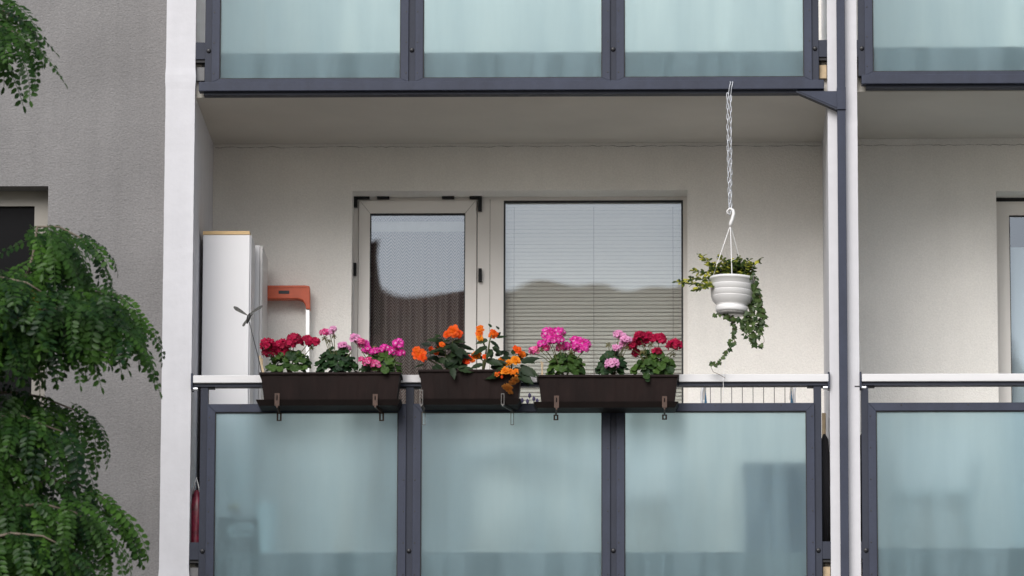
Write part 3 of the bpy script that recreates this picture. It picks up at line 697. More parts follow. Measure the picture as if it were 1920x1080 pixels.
# ------------------------------------------------------------------ flower boxes
BY0, BY1 = -.245, -.066       # front and back of a trough
BYC = (BY0+BY1)/2
def flower_box(label, x0, x1, y_rim, y_bot, tray, brackets, kind):
    X_ = lambda px: XX(px, BY0, 730); Z_ = lambda py: ZZ(py, BY0, 960)
    t = thing('flower_box', label, 'flower box', (X_((x0+x1)/2), BYC, Z_(y_bot)), 'brown flower boxes on the handrail')
    zr, zb = Z_(y_rim), Z_(y_bot); xa, xb = X_(x0), X_(x1); tp = .020
    # trough with faint vertical flutes, tapered, open on top
    nf = 42; V = []; F = []
    ring = []
    for i in range(nf+1):
        u = i/nf; ring.append((u, 0, .0014 if (i//3) % 2 else 0))
    outl = []
    def pt(u, back, z01, fl):
        tpz = tp*(1-z01); x = xa+.004+tpz+(xb-xa-.008-2*tpz)*u
        y = (BY1-.004-tpz*.6) if back else (BY0+.004+tpz*.8-fl)
        return (x, y, zb+(zr-zb)*z01)
    seq = [(u, False, f) for u, _, f in ring]+[(1-i/6, True, 0) for i in range(7)]
    n = len(seq)
    for z01 in (0, 1):
        for u, bk, f in seq: V.append(pt(u, bk, z01, f))
    for i in range(n): F.append((i, (i+1) % n, n+(i+1) % n, n+i))
    F.append(tuple(range(n-1, -1, -1)))
    B().add(V, F).obj('trough', 'brown_plastic', t)
    rl = B(); rh = .014
    rl.box(xa-.004, xb+.004, BY0-.005, BY0+.008, zr-rh, zr); rl.box(xa-.004, xb+.004, BY1-.010, BY1+.002, zr-rh, zr)
    rl.box(xa-.004, xa+.009, BY0+.008, BY1-.010, zr-rh, zr); rl.box(xb-.009, xb+.004, BY0+.008, BY1-.010, zr-rh, zr)
    rl.obj('rim', 'brown_plastic', t, bevel=.003)
    # soil
    sb_ = B(); V = []; F = []; nx, ny = 40, 8
    for j in range(ny+1):
        for i in range(nx+1):
            V.append((xa+.01+(xb-xa-.02)*i/nx, BY0+.012+(BY1-BY0-.026)*j/ny, zr-.016+U(-.006, .010)))
    for j in range(ny):
        for i in range(nx): F.append((j*(nx+1)+i, j*(nx+1)+i+1, (j+1)*(nx+1)+i+1, (j+1)*(nx+1)+i))
    sb_.add(V, F).obj('soil', 'soil', t, True)
    if tray:
        ta, tb_, ty0, ty1 = tray; xa2, xb2 = X_(ta), X_(tb_); z1, z0 = Z_(ty0), Z_(ty1)
        yf = BY0-.014; yb = BY1-.002
        V = [(xa2+.02, yf+.018, z0), (xb2-.02, yf+.018, z0), (xb2-.02, yb, z0), (xa2+.02, yb, z0),
             (xa2, yf, z1), (xb2, yf, z1), (xb2, yb, z1), (xa2, yb, z1),
             (xa2+.006, yf+.006, z1), (xb2-.006, yf+.006, z1), (xb2-.006, yb-.004, z1), (xa2+.006, yb-.004, z1),
             (xa2+.024, yf+.024, z0+.006), (xb2-.024, yf+.024, z0+.006), (xb2-.024, yb-.006, z0+.006), (xa2+.024, yb-.006, z0+.006)]
        F = [(0,3,2,1), (0,1,5,4), (1,2,6,5), (2,3,7,6), (3,0,4,7), (4,5,9,8), (5,6,10,9), (6,7,11,10), (7,4,8,11),
             (8,9,13,12), (9,10,14,13), (10,11,15,14), (11,8,12,15), (12,13,14,15)]
        B().add(V, F).obj('drip_tray', 'tray_brown', t)
        zt = z0
    else: zt = zb
    for px, py0, py1, qx, qy0, qy1 in brackets:
        yf = BY0-.017
        bb = B(); w_ = .0135 if kind == 'strap' else .009; Xf = lambda p: XX(p, yf, 750)
        x = Xf(px); z1, z0 = ZZ(py0, yf, px), min(ZZ(py1, yf, px), zt-.004); th = .005
        def slot(bb, x, y, z0, z1, w_, s, top, bot):
            bb.box(x-w_, x-s, y-th, y, z0, z1); bb.box(x+s, x+w_, y-th, y, z0, z1)
            bb.box(x-s, x+s, y-th, y, z1-top, z1); bb.box(x-s, x+s, y-th, y, z0, z0+bot)
        slot(bb, x, yf, z0, z1, w_, .0035 if kind == 'strap' else .006, .010 if kind == 'strap' else .004, .030 if kind == 'strap' else .004)
        yb_ = -.0775 if kind == 'strap' else -.0765; x2 = XX(qx, yb_, 780); zq0 = ZZ(qy1, yb_, qx)
        bb.obox((x, yf-th+.001, zt-.006), (x2, yb_, zt-.006), w_*1.3, .009)          # arm under the tray
        zq1 = zt-.012; s2 = .0045 if kind == 'strap' else .006
        slot(bb, x2, yb_, zq0, zq1, w_, s2, max(.006, zq1-ZZ(772, yb_, qx)), .006 if kind == 'strap' else .003)
        bb.box(x2-w_*.6, x2+w_*.6, yb_-.004, yb_+.006, zt, Z_HT+.004)                      # riser behind the trough
        bb.box(x2-w_*.6, x2+w_*.6, yb_-.004, .034, Z_HT+.0005, Z_HT+.004)                  # hook over the handrail
        bb.box(x2-w_*.6, x2+w_*.6, .030, .034, Z_HT-.05, Z_HT+.001)
        bb.obj('bracket', 'brown_metal' if kind == 'strap' else 'grey_wire', t)
    return t
flower_box('brown flower box with crimson, rose and hot pink geraniums beside the white cabinet', 487, 751, 697, 753, (480, 752, 749, 759.5), [(519.5, 737.5, 757, 523.5, 768, 789.5), (703.5, 739, 757, 715.5, 768, 789.5)], 'strap')
flower_box('short brown flower box filled with orange begonias', 785, 979, 692.5, 752, (789, 977, 748, 758.5), [(790, 731, 753, 794.5, 768, 797), (942.5, 738, 756, 960.5, 768, 797)], 'wire')
flower_box('brown flower box with pink and crimson geraniums in front of the blind', 1007, 1272, 703, 757, (1000, 1272, 754, 764.5), [(1043.5, 742, 763, 1042.5, 772, 788), (1246, 743, 764, 1246, 772, 787)], 'strap')

# ------------------------------------------------------------------ plants: shared pieces
def geranium_leaf_mesh(v, m):
    rng = random.Random(v); V = [(0, 0, 0)]; n = 18; F = []
    for k in range(n):
        a = math.pi*2*k/n; notch = .55 if k == n//2 else 1
        r = (1.0 if k % 2 else .88)*notch*(1+rng.uniform(-.05, .05))
        V.append((r*math.cos(a)*.5, r*math.sin(a)*.5, -.02+.16*(r*r)*.5+.07*math.sin(a*3.5+v)))
    for k in range(n): F.append((0, 1+k, 1+(k+1) % n))
    V2 = [(x*.55, y*.55, z*.5+.03) for x, y, z in V[1:]]
    V = V[:1]+V2+V[1:]
    F = [(0, 1+k, 1+(k+1) % n) for k in range(n)]+[(1+k, 1+n+k, 1+n+(k+1) % n, 1+(k+1) % n) for k in range(n)]
    return B().add(V, F).mesh('geranium_leaf', m, True)
GL = {m: [geranium_leaf_mesh(i, m) for i in range(4)] for m in ('geranium_leaf', 'geranium_dark')}
def floret_mesh(v, m, r=.012, ruffle=.35):
    rng = random.Random(v*7+1); V = []; F = []
    for k in range(5):
        a = 2*math.pi*k/5+rng.uniform(-.15, .15); up = rng.uniform(.15, .5)
        d = Vector((math.cos(a), math.sin(a), 0)); s = Vector((-math.sin(a), math.cos(a), 0)); n = len(V); L = r*rng.uniform(.9, 1.15); W = L*.52
        pts = [d*.0008, d*L*.5-s*W*.8+Vector((0,0,L*up*.5)), d*L*.55+Vector((0,0,L*up*.45)), d*L*.5+s*W*.8+Vector((0,0,L*up*.5)),
               d*L*.95-s*W*.75+Vector((0,0,L*(up+rng.uniform(-.25,.25)))), d*L*1.02+Vector((0,0,L*(up*.7+rng.uniform(-.2,.2)))), d*L*.95+s*W*.75+Vector((0,0,L*(up+rng.uniform(-.25,.25))))]
        V += pts; F += [(n,n+1,n+2),(n,n+2,n+3),(n+1,n+4,n+5,n+2),(n+2,n+5,n+6,n+3)]
    return B().add(V, F).mesh('floret', m, True)
FL = {m: [floret_mesh(i, m) for i in range(4)] for m in ('crimson', 'hot_pink', 'rose_pink', 'pale_pink')}
def hemi_dirs(n, rng, zmin=-.35):
    out_ = []; ga = math.pi*(3-math.sqrt(5))
    for i in range(n):
        z = 1-(1-zmin)*(i+.5)/n; r = math.sqrt(max(0, 1-z*z)); a = i*ga+rng.uniform(-.3, .3)
        out_.append(Vector((r*math.cos(a), r*math.sin(a), z)))
    return out_
PXM = 345.0      # pixels per metre at the boxes
def geranium(label, fx0, fx1, fy0, fy1, heads, leafm='geranium_leaf', nleaf=56, extra=(), buds=()):
    rng = random.Random(int(fx0)); cx = (fx0+fx1)/2
    base = at(cx, fy1+2, BYC); t = thing('geranium_plant', label, 'flowering plant', base, 'plants in the flower boxes')
    rxm = (fx1-fx0)/2/PXM*1.06; h = (fy1-fy0)/PXM
    st = B()
    for k in range(7):
        a = rng.uniform(0, 6.28); st.tube([base+Vector((0,0,-.02)), base+Vector((math.cos(a)*rxm*.3, math.sin(a)*.03, h*.5)), base+Vector((math.cos(a)*rxm*.7, math.sin(a)*.06, h*.85))], [.005, .004, .002], 5)
    st.obj('stem', 'stem_green', t)
    for i in range(int(nleaf*1.4)):
        while True:
            u, v_, w_ = rng.uniform(-1, 1), rng.uniform(-1, 1), rng.uniform(0, 1)
            rr = u*u+v_*v_+w_*w_*.9
            if .25 < rr < 1: break
        p = base+Vector((u*rxm*.93, v_*.075, w_*h*.92+.008))
        nrm = Vector((u*.8+rng.uniform(-.5, .5), -.75+v_*.6+rng.uniform(-.3, .3), .65+rng.uniform(-.35, .45)))
        s = rng.uniform(.034, .058)
        inst('leaf', rng.choice(GL[leafm]), t, frame_m(p, (rng.uniform(-1, 1), rng.uniform(-1, 1), rng.uniform(-.3, .3)), nrm, s))
    for px, py, s in extra:
        inst('leaf', GL['geranium_leaf'][0], t, frame_m(at(px, py, BY0-.02), (0, 0, -1), (rng.uniform(-.3, .3), -1, .3), s))
    for hd in heads:
        px, py, r, c = hd; r *= 1.2; yy = BYC+rng.uniform(-.06, .05) if py < fy0+11 else BY0+rng.uniform(-.005, .02)
        p = at(px, py, yy); rm = r/PXM
        top = p; a = base+Vector(((p.x-base.x)*.45, (yy-BYC)*.5, h*.55)); hb = B()
        low = p-Vector((0, 0, rm*.6))
        hb.tube([a, (a+low)/2+Vector((rng.uniform(-.008, .008), 0, .01)), low], [.0026, .0022, .002], 5)
        dirs = hemi_dirs(max(5, int(8+r*1.5)), rng)
        for d in dirs[::2]: hb.tube([low, p+d*rm*.55], .0009, 3)
        ho = hb.obj('flower_head', 'stem_green', t)
        for d in dirs:
            q = p+Vector((d.x*rm, d.y*rm, d.z*rm*.85))*rng.uniform(.72, 1.0); fr = min(1.35, .8+r*.04)
            inst('floret', rng.choice(FL[c]), ho, frame_m(q, (rng.uniform(-1, 1), rng.uniform(-1, 1), 0), d+Vector((rng.uniform(-.25, .25), -.35, .1)), fr*rng.uniform(.85, 1.1)))
    for px, py, r in buds:
        p = at(px, py, BYC-.02); a = base+Vector(((p.x-base.x)*.5, 0, h*.6)); bb = B(); bb.tube([a, (a+p)/2, p], .0018, 5)
        for d in hemi_dirs(14, rng, -.8):
            q = p+d*r/PXM; bb.tube([p, q, q+d*.006+Vector((0,0,-.003))], [.0008, .0025, .0006], 4)
        bb.obj('bud_cluster', 'bud', t)
    return t
C, H, RO, PP = 'crimson', 'hot_pink', 'rose_pink', 'pale_pink'
geranium('crimson geranium growing next to the butterfly ornament', 497, 588, 655, 697, [(502,648,12,C),(508,661,14,C),(528,648,11,C),(520,660,9,C),(552,637,11,C),(544,646,9,C),(575,641,10,C),(589,642,9,C),(537,663,8,C)], 'geranium_leaf', 54, buds=[(584,652,4)])
geranium('geranium with a few pale pink flowers on tall stems, between crimson and hot pink', 592, 672, 650, 698, [(607,624,6,RO),(619,624,6,PP),(625,617,4,PP),(642,648,6,PP),(651,654,5,PP)], 'geranium_dark', 64, buds=[(609,635,5),(626,631,4),(617,640,4)])
geranium('hot pink geranium next to the red orange begonia', 674, 752, 660, 699, [(666,636,8,PP),(677,641,5,RO),(682,648,9,H),(688,657,7,H),(705,660,7,H),(721,655,8,H),(737,661,10,H),(746,646,9,H),(752,663,6,H),(690,680,8,RO),(704,684,7,RO),(678,674,4,RO)], 'geranium_leaf', 50, buds=[(703,652,4)], extra=[(722,694,.05)])
geranium('hot pink geranium in front of the blind, with one loose drooping flower head', 1023, 1097, 662, 703, [(1029,626,10,H),(1047,625,10,H),(1031,639,8,H),(1046,638,9,H),(1016,646,7,H),(1002,658,7,RO),(1023,653,6,RO),(1050,653,6,RO),(1061,650,7,H),(1080,641,9,H),(1095,647,10,H),(1080,651,7,H),(1093,655,8,H)], 'geranium_leaf', 60, buds=[(1014,657,6),(1071,660,5),(1057,626,4)])
geranium('pale pink geranium with white edged petals, between hot pink and crimson', 1121, 1177, 656, 703, [(1160,628,7,PP),(1169,630,4,PP),(1172,637,6,PP),(1178,638,5,PP),(1170,648,7,PP),(1156,653,5,PP),(1148,683,10,PP)], 'geranium_dark', 60, buds=[(1141,647,5),(1176,652,4),(1152,700,5)])
geranium('crimson geranium in front of the blind at the end of the handrail box', 1182, 1267, 658, 703, [(1191,643,9,C),(1202,632,10,C),(1204,641,10,C),(1216,633,9,C),(1235,637,11,C),(1265,648,11,C),(1194,663,7,C),(1232,660,7,C),(1186,650,6,C)], 'geranium_leaf', 72, buds=[(1220,646,5),(1262,665,5),(1205,660,4)], extra=[(1212,705,.045),(1214,712,.03)])

# begonias
def begonia_flower_mesh(v, m):
    rng = random.Random(v+50); V = []; F = []
    for ring, (nr, L, tilt) in enumerate(((7, 1.0, .05), (6, .85, .45), (5, .62, .9), (3, .36, 1.3))):
        for k in range(nr):
            a = 2*math.pi*(k+.5*ring)/nr+rng.uniform(-.2, .2); tl = tilt+rng.uniform(-.15, .2); l = L*rng.uniform(.85, 1.1); W = l*.37
            d = Vector((math.cos(a)*math.cos(tl), math.sin(a)*math.cos(tl), math.sin(tl))); s = Vector((-math.sin(a), math.cos(a), 0)); up = d.cross(s)*-1
            n = len(V); o = Vector((0, 0, .03*ring))
            V += [o, o+d*l*.5-s*W, o+d*l*.55+up*-.08, o+d*l*.5+s*W, o+d*l*.9-s*W*.8+up*rng.uniform(-.05, .25), o+d*l+up*rng.uniform(-.1, .12), o+d*l*.9+s*W*.8+up*rng.uniform(-.05, .25)]
            F += [(n,n+1,n+2),(n,n+2,n+3),(n+1,n+4,n+5,n+2),(n+2,n+5,n+6,n+3)]
    me = B().add(V, F); me.v = [tuple(c*.03 for c in q) for q in me.v]
    return me.mesh('begonia_flower', m, True)
BF = {m: [begonia_flower_mesh(i, m) for i in range(3)] for m in ('orange_red', 'orange', 'amber', 'withered')}
def begonia_leaf_mesh(v):
    rng = random.Random(v+80); V = []; F = []; n = 9
    for i in range(n):
        u = i/(n-1); wd = .30*math.sin(math.pi*min(1, u*.92+.10))**.8*(1-u*.35); z = -.22*u*u
        j = 1+(.12 if i % 2 else -.08); V += [(u, -wd*j, z+.05), (u, 0, z), (u, wd*j*.8, z+.06)]
    for i in range(n-1):
        for k in (0, 1): F.append((i*3+k, i*3+3+k, i*3+4+k, i*3+1+k))
    return B().add(V, F).mesh('begonia_leaf', 'begonia_leaf', True)
BL = [begonia_leaf_mesh(i) for i in range(3)]
def begonia(label, bpx, stems, flowers, leaves, buds=()):
    rng = random.Random(bpx); base = at(bpx, 694, BYC); t = thing('begonia_plant', label, 'flowering plant', base, 'plants in the flower boxes')
    sb_ = B()
    for s in stems:
        sb_.tube([base+Vector((0,0,-.02))]+[at(a, b, BYC-.01*k) for k, (a, b) in enumerate(s)], [.006]+[.0045]*(len(s)-1)+[.002], 6)
    sb_.obj('stem', 'stem_green', t, True)
    for px, py, r, c in flowers:
        p = at(px, py, BYC+rng.uniform(-.09, -.02) if py > 690 else BYC+rng.uniform(-.06, .02))
        if py > 690: p = at(px, py, BY0-.03)
        nrm = Vector((rng.uniform(-.5, .5), -1, rng.uniform(.0, .6))) if c != 'withered' else Vector((rng.uniform(-.5, .5), -.6, -.9))
        inst('flower', rng.choice(BF[c]), t, frame_m(p, (rng.uniform(-1, 1), 0, rng.uniform(-1, 1)), nrm, r/PXM/.03*1.08))
    for px, py, ang, L in leaves:
        a = R(ang); d = Vector((math.cos(a), rng.uniform(-.5, .1), math.sin(a)))
        p = at(px, py, BYC+rng.uniform(-.07, .03)) if py < 690 else at(px, py, BY0-.012)
        inst('leaf', rng.choice(BL), t, frame_m(p, d, (rng.uniform(-.4, .4), -.75, .65+rng.uniform(-.3, .3)), L/PXM))
    for px, py, r in buds:
        p = at(px, py, BY0-.02); B().lathe([(.001, -r*1.3), (r*.8, -r*.6), (r, .1*r), (r*.6, r), (.001, r*1.5)], p, 8).obj('bud', 'orange_red', t, True)
    return t
rl_ = random.Random(3)
begonia('begonia with large red orange blooms', 838, [[(836,670),(833,640)],[(845,668),(850,630)],[(815,680),(790,668)],[(860,680),(872,672)]],
        [(786,665,13,'orange_red'),(781,657,8,'orange'),(793,671,8,'orange_red'),(850,621,12,'orange_red'),(838,627,8,'orange_red'),(860,627,8,'orange_red'),(828,649,9,'orange_red'),(829,646,6,'orange'),(808,654,5,'orange_red'),(818,660,6,'orange_red'),(870,663,5,'orange_red'),(871,677,5,'orange_red'),(848,683,4,'orange_red')],
        [(rl_.uniform(812, 866), rl_.uniform(648, 692), rl_.uniform(-160, 160), rl_.uniform(20, 34)) for _ in range(44)]+[(808,648,160,22),(842,640,150,18),(852,640,-20,22),(858,655,-70,30),(862,660,-95,30),(822,672,180,26),(838,676,-80,28),(815,634,60,14),(868,652,10,22),(795,685,170,22),(826,632,120,15),(822,640,170,24),(848,645,-60,26)])
begonia('tall open begonia with orange blooms on a leggy stem', 905, [[(914,665),(918,640),(922,628)],[(912,655),(905,640),(900,628)],[(906,676),(893,668)],[(912,670),(925,655)]],
        [(900,617,8,'orange'),(899,625,7,'orange'),(900,634,7,'amber'),(926,626,9,'orange_red'),(921,628,6,'orange'),(893,666,10,'orange'),(880,671,6,'orange_red'),(910,669,6,'orange_red'),(877,679,5,'orange_red'),(886,676,5,'orange')],
        [(914,638,200,24),(930,632,70,18),(932,634,35,20),(920,640,-20,22),(925,650,-50,24),(914,652,190,36),(920,655,-80,22),(922,660,-110,22),(905,672,160,26),(912,676,-10,34),(918,680,20,34),(905,684,200,26),(930,668,60,26),(921,614,110,12),(935,618,100,12),(940,672,40,24),(920,688,-10,26),(935,685,10,24)])
begonia('trailing begonia with amber blooms and withered flowers over the box edge', 958, [[(960,680),(968,664)],[(955,688),(948,692)],[(965,690),(966,705)],[(970,690),(985,690)]],
        [(970,656,8,'orange_red'),(979,664,7,'orange'),(966,652,5,'orange_red'),(940,675,7,'amber'),(953,680,7,'amber'),(967,676,10,'amber'),(947,695,9,'amber'),(958,697,6,'orange'),(968,698,8,'orange'),(931,702,5,'orange'),(966,712,8,'withered'),(961,717,7,'withered'),(953,728,9,'withered'),(948,724,7,'withered'),(957,735,6,'withered')],
        [(972,668,45,30),(978,680,30,36),(975,686,-5,30),(978,690,-40,36),(972,700,-45,42),(965,690,-60,26),(940,706,175,34),(945,690,170,26),(952,668,120,24),(960,664,70,26),(985,676,10,20),(948,684,200,24),(975,676,70,22),(985,690,-30,30),(980,705,-60,26),(940,698,-140,22)], buds=[(941,707,.008),(936,700,.007)])

# small lavender pot behind, between the boxes
lv = thing('lavender_plant', 'small potted lavender with purple flower spikes on the garden table', 'plant', (XX(993, ty), ty, FLOOR+.70))
for k, (px, py) in enumerate(((979, 751), (989, 753), (993, 742), (1001, 748), (1007, 752))):
    p = at(px, py, ty); q = lv.location+Vector(((k-2)*.008, 0, .075))
    B().tube([q, (p+q)/2+Vector((.006, 0, 0)), p], .0013, 4).obj('stalk', 'stem_green', lv)
    B().lathe([(.002, -.014), (.009, -.004), (.009, .006), (.002, .016)], p, 7).obj('flower_spike', 'lavender', lv, True)
B().lathe([(.04, 0), (.055, .08), (.057, .09), (.045, .09)], lv.location, 18).obj('pot', 'white_plastic', lv, True)

# butterfly stake and wooden sticks
bs = thing('butterfly_stake', 'dark butterfly garden stake on a thin wire beside the crimson geranium', 'garden ornament', at(490, 696, BYC))
yb = BYC-.02
B().tube([at(491, 700, yb), at(483, 665, yb), at(474, 630, yb), at(467.5, 604, yb)], .0022, 5).obj('wire', 'metal_black', bs)
def leafshape(name, m, a, b, wd, thick=.002):
    a = Vector(a); b = Vector(b); d = b-a; s = Vector((0, 1, 0)).cross(d).normalized(); V = []
    prof = [(0, .15), (.2, .5), (.5, .85), (.8, 1.0), (.95, .6), (1, .1)]
    for yo in (-thick, thick):
        for u, w_ in prof: V += [a+d*u+s*wd*w_*.45+Vector((0, yo, 0)), a+d*u-s*wd*w_*.55+Vector((0, yo, 0))]
    n = len(prof); F = []
    for i in range(n-1): F += [(2*i, 2*i+2, 2*i+3, 2*i+1), (2*n+2*i+1, 2*n+2*i+3, 2*n+2*i+2, 2*n+2*i)]
    return B().add(V, F).obj(name, m, bs)
MT['wing'] = mat('wing', (.05, .05, .045), .5, var=.9, vscale=90)
leafshape('wing', 'wing', at(464, 591, yb), at(438, 575, yb), .021); leafshape('wing', 'wing', at(466, 590, yb), at(493, 573, yb), .016)
leafshape('wing', 'wing', at(464, 597, yb), at(455, 612, yb), .014); leafshape('wing', 'wing', at(466, 596, yb), at(474, 588, yb), .01)
B().tube([at(468, 587, yb), at(467, 593, yb), at(465, 600, yb), at(463, 607, yb)], [.003, .011, .010, .003], 8).obj('body', 'metal_black', bs, True)
ws = thing('wooden_stakes', 'two short wooden plant sticks beside the butterfly wire', 'plant stick', at(492, 694, BYC))
B().obox(at(494, 700, yb), at(487, 667, yb), .011, .006).obj('stick', 'beige_wood', ws); B().obox(at(491, 700, yb+.012), at(491.5, 672, yb+.012), .009, .006).obj('stick', 'beige_wood', ws)
w2 = thing('wooden_stakes', 'pair of thin wooden plant sticks beside the hot pink geranium', 'plant stick', at(1016, 700, BYC))
B().obox(at(1018, 708, yb), at(1014.5, 677, yb), .007, .005).obj('stick', 'beige_wood', w2); B().obox(at(1015, 708, yb), at(1018, 679, yb), .006, .005).obj('stick', 'beige_wood', w2)

# ------------------------------------------------------------------ hanging pot
HY = -.08
hk = thing('ceiling_hook', 'bent wire hook clipped over the dark bottom rail, holding the chain', 'hook', at(1370, 172, HY))
for dx_ in (-2.2, 2.2):
    B().tube([at(1368+dx_+2, 156, -.070), at(1369+dx_+2, 152.5, HY), at(1371+dx_+1, 153.5, HY-.004), at(1369.5+dx_, 165, HY-.004), at(1368+dx_, 178, HY), at(1367+dx_, 186, HY), at(1369+dx_, 188, HY)], .0022, 6).obj('wire', 'zinc', hk, True)
ch = thing('hanging_chain', 'doubled galvanised chain hanging from the bottom rail to the white pot hook', 'chain', at(1368, 395, HY))
def link_mesh():
    pts = []; a, b = .0052, .0125
    for k in range(16):
        t_ = 2*math.pi*k/16; pts.append(Vector((a*math.cos(t_), 0, b*math.sin(t_)+(.006 if math.sin(t_) > .01 else -.006 if math.sin(t_) < -.01 else 0))))
    b_ = B(); n = 16; m_ = 6; V = []; F = []
    for i in range(n):
        d = (pts[(i+1) % n]-pts[i-1]).normalized(); u = Vector((0, 1, 0)); v = d.cross(u)
        for k in range(m_):
            an = 2*math.pi*k/m_; V.append(pts[i]+(u*math.cos(an)+v*math.sin(an))*.0021)
    for i in range(n):
        for k in range(m_): F.append((i*m_+k, i*m_+(k+1) % m_, ((i+1) % n)*m_+(k+1) % m_, ((i+1) % n)*m_+k))
    return b_.add(V, F).mesh('link', 'zinc', True)
lm = link_mesh(); zt_, zb_ = at(1368, 180, HY).z, at(1369, 398, HY).z; lp = .0295
for s, ph in ((-1, 0), (1, .5)):
    k = 0; z = zt_-ph*lp
    while z > zb_:
        f = (zt_-z)/(zt_-zb_); x = at(1367.3+1.5*f, 300, HY).x+s*.0085*(1-.35*f*f)+U(-.0012, .0012)
        mw = Matrix.Translation((x, HY+U(-.002, .002), z)) @ Matrix.Rotation(R((90 if k % 2 else 12)+U(-22, 22)+s*8), 4, 'Z') @ Matrix.Rotation(R(U(-4, 4)), 4, 'Y')
        inst('link', lm, ch, mw); z -= lp; k += 1
pot = thing('hanging_pot', 'white ribbed plastic pot hanging from a chain', 'hanging pot', at(1371, 586, HY))
tilt = Matrix.Rotation(R(2.0), 4, 'Y')
pc = at(1371.5, 586, HY); PM = 345.0
rim = .121; hgt = .205
pr = [(.066, .0), (.084, .002), (.088, .010), (.089, .030), (.085, .034), (.083, .040), (.090, .048), (.106, .066), (.1145, .088), (.1150, .0895), (.1120, .0915), (.1155, .0935), (.1175, .122), (.1180, .1235), (.1150, .1255), (.1185, .1275), (.1195, .156), (.1200, .1575), (.117, .1595), (.1200, .1615), (.1205, .186), (.1255, .188), (.1265, .197), (.1240, .203), (.116, .203), (.112, .185)]
pr = [(r*1.0, z*.95) for r, z in pr]
B().lathe(pr, pc, 44, tilt).obj('pot_body', 'white_plastic', pot, True)
B().lathe([(.02, -.012), (.077, -.012), (.080, -.004), (.082, .006), (.076, .008)], pc, 36, tilt).obj('drip_saucer', 'clear_plastic', pot, True)
B().lathe([(.02, .17), (.105, .172), (.10, .175)], pc, 24, tilt).obj('soil', 'soil', pot)
B().tube([at(1366.5, 401, HY-.004), at(1363.5, 400, HY-.004), at(1363, 396, HY-.004), at(1366, 392.5, HY-.004), at(1370, 391, HY-.004), at(1374.5, 394, HY-.004), at(1375.5, 401, HY-.004), at(1373, 411, HY-.004), at(1369.5, 420, HY-.004), at(1369, 424.5, HY-.004)],
         [.003, .004, .0042, .005, .006, .0085, .0095, .0100, .0105, .006], 10).obj('pot_hook', 'white_plastic', pot, True)
for px, py, yo in ((1338, 515, -.03), (1372.5, 518, -.115), (1392, 505, .08), (1372, 510, .11)):
    B().tube([at(1369.5, 422, HY), at(px, py, HY+yo)], .0026, 6).obj('hanger_cord', 'white_plastic', pot)
B().tube([at(1370, 590, HY), at(1366, 640, HY), at(1361, 663, HY), at(1358, 690, HY), at(1356, 712, HY-.01), at(1356.5, 742, HY-.01)], .0016, 4).obj('loose_string', 'white_plastic', pot)

# euonymus in the pot
def small_leaf(v, m, kind):
    rng = random.Random(v+5); V = []; F = []
    if kind == 'oval':
        n = 6
        for i in range(n):
            u = i/(n-1); wd = .27*math.sin(math.pi*(u*.94+.03))**.7; z = .16*u*(1-u)-.1*u*u; V += [(u, -wd, z+.07), (u, 0, z), (u, wd, z+.07)]
        for i in range(n-1):
            for k in (0, 1): F.append((i*3+k, i*3+3+k, i*3+4+k, i*3+1+k))
    else:
        out_ = [(0, 0), (-.12, .28), (.05, .52), (.30, .34), (.48, .40), (.62, .22), (1.0, 0), (.62, -.22), (.48, -.40), (.30, -.34), (.05, -.52), (-.12, -.28)]
        V = [(.3, 0, .06)]+[(x, y*1.0, -.12*abs(y)-.08*x*x+rng.uniform(-.03, .03)) for x, y in out_]
        F = [(0, 1+i, 1+(i+1) % 12) for i in range(12)]
    return B().add(V, F).mesh('small_leaf', m, True)
EL = [small_leaf(i, 'euonymus_leaf', 'oval') for i in range(3)]; IL = [small_leaf(i, 'ivy_leaf', 'ivy') for i in range(4)]
rng = random.Random(11)
eu = thing('euonymus_plant', 'yellow green variegated shrub spilling over the rim of the white pot', 'plant', at(1372, 524, HY))
def polyline(pts, n):
    pts = [Vector(p) for p in pts]; out_ = []
    L = [0]
    for a, b in zip(pts[:-1], pts[1:]): L.append(L[-1]+(b-a).length)
    for i in range(n):
        s = L[-1]*i/(n-1); k = 0
        while k < len(L)-2 and L[k+1] < s: k += 1
        f = (s-L[k])/max(1e-9, L[k+1]-L[k]); out_.append((pts[k].lerp(pts[k+1], f), (pts[k+1]-pts[k]).normalized()))
    return out_
sprays = [[(1352,522),(1340,505),(1328,490),(1311,478)], [(1350,526),(1335,520),(1318,512),(1298,508)], [(1350,530),(1325,535),(1300,533),(1268,530)], [(1348,532),(1330,535),(1312,541),(1303,545)],
          [(1360,522),(1358,505),(1356,488),(1352,481)], [(1380,522),(1384,505),(1383,490),(1386,484)], [(1392,522),(1398,505),(1400,492),(1404,488)], [(1395,524),(1408,510),(1415,497),(1423,488)],
          [(1365,522),(1370,505),(1371,492)], [(1385,520),(1392,505),(1396,494)], [(1345,528),(1336,510),(1330,498)], [(1372,522),(1378,508),(1376,495)], [(1340,526),(1322,526),(1306,522),(1290,525)], [(1366,522),(1364,510),(1366,500)], [(1404,522),(1406,508),(1402,498)]]
for k in range(16):
    x_ = 1338+4.4*k; sprays.append([(x_, 526), (x_+rng.uniform(-6, 3), 512), (x_+rng.uniform(-12, 6), rng.uniform(490, 503))])
eleaf = 0; efill = B(); EV = [[Vector(v.co) for v in me.vertices] for me in EL]; EF = [[tuple(p.vertices) for p in me.polygons] for me in EL]
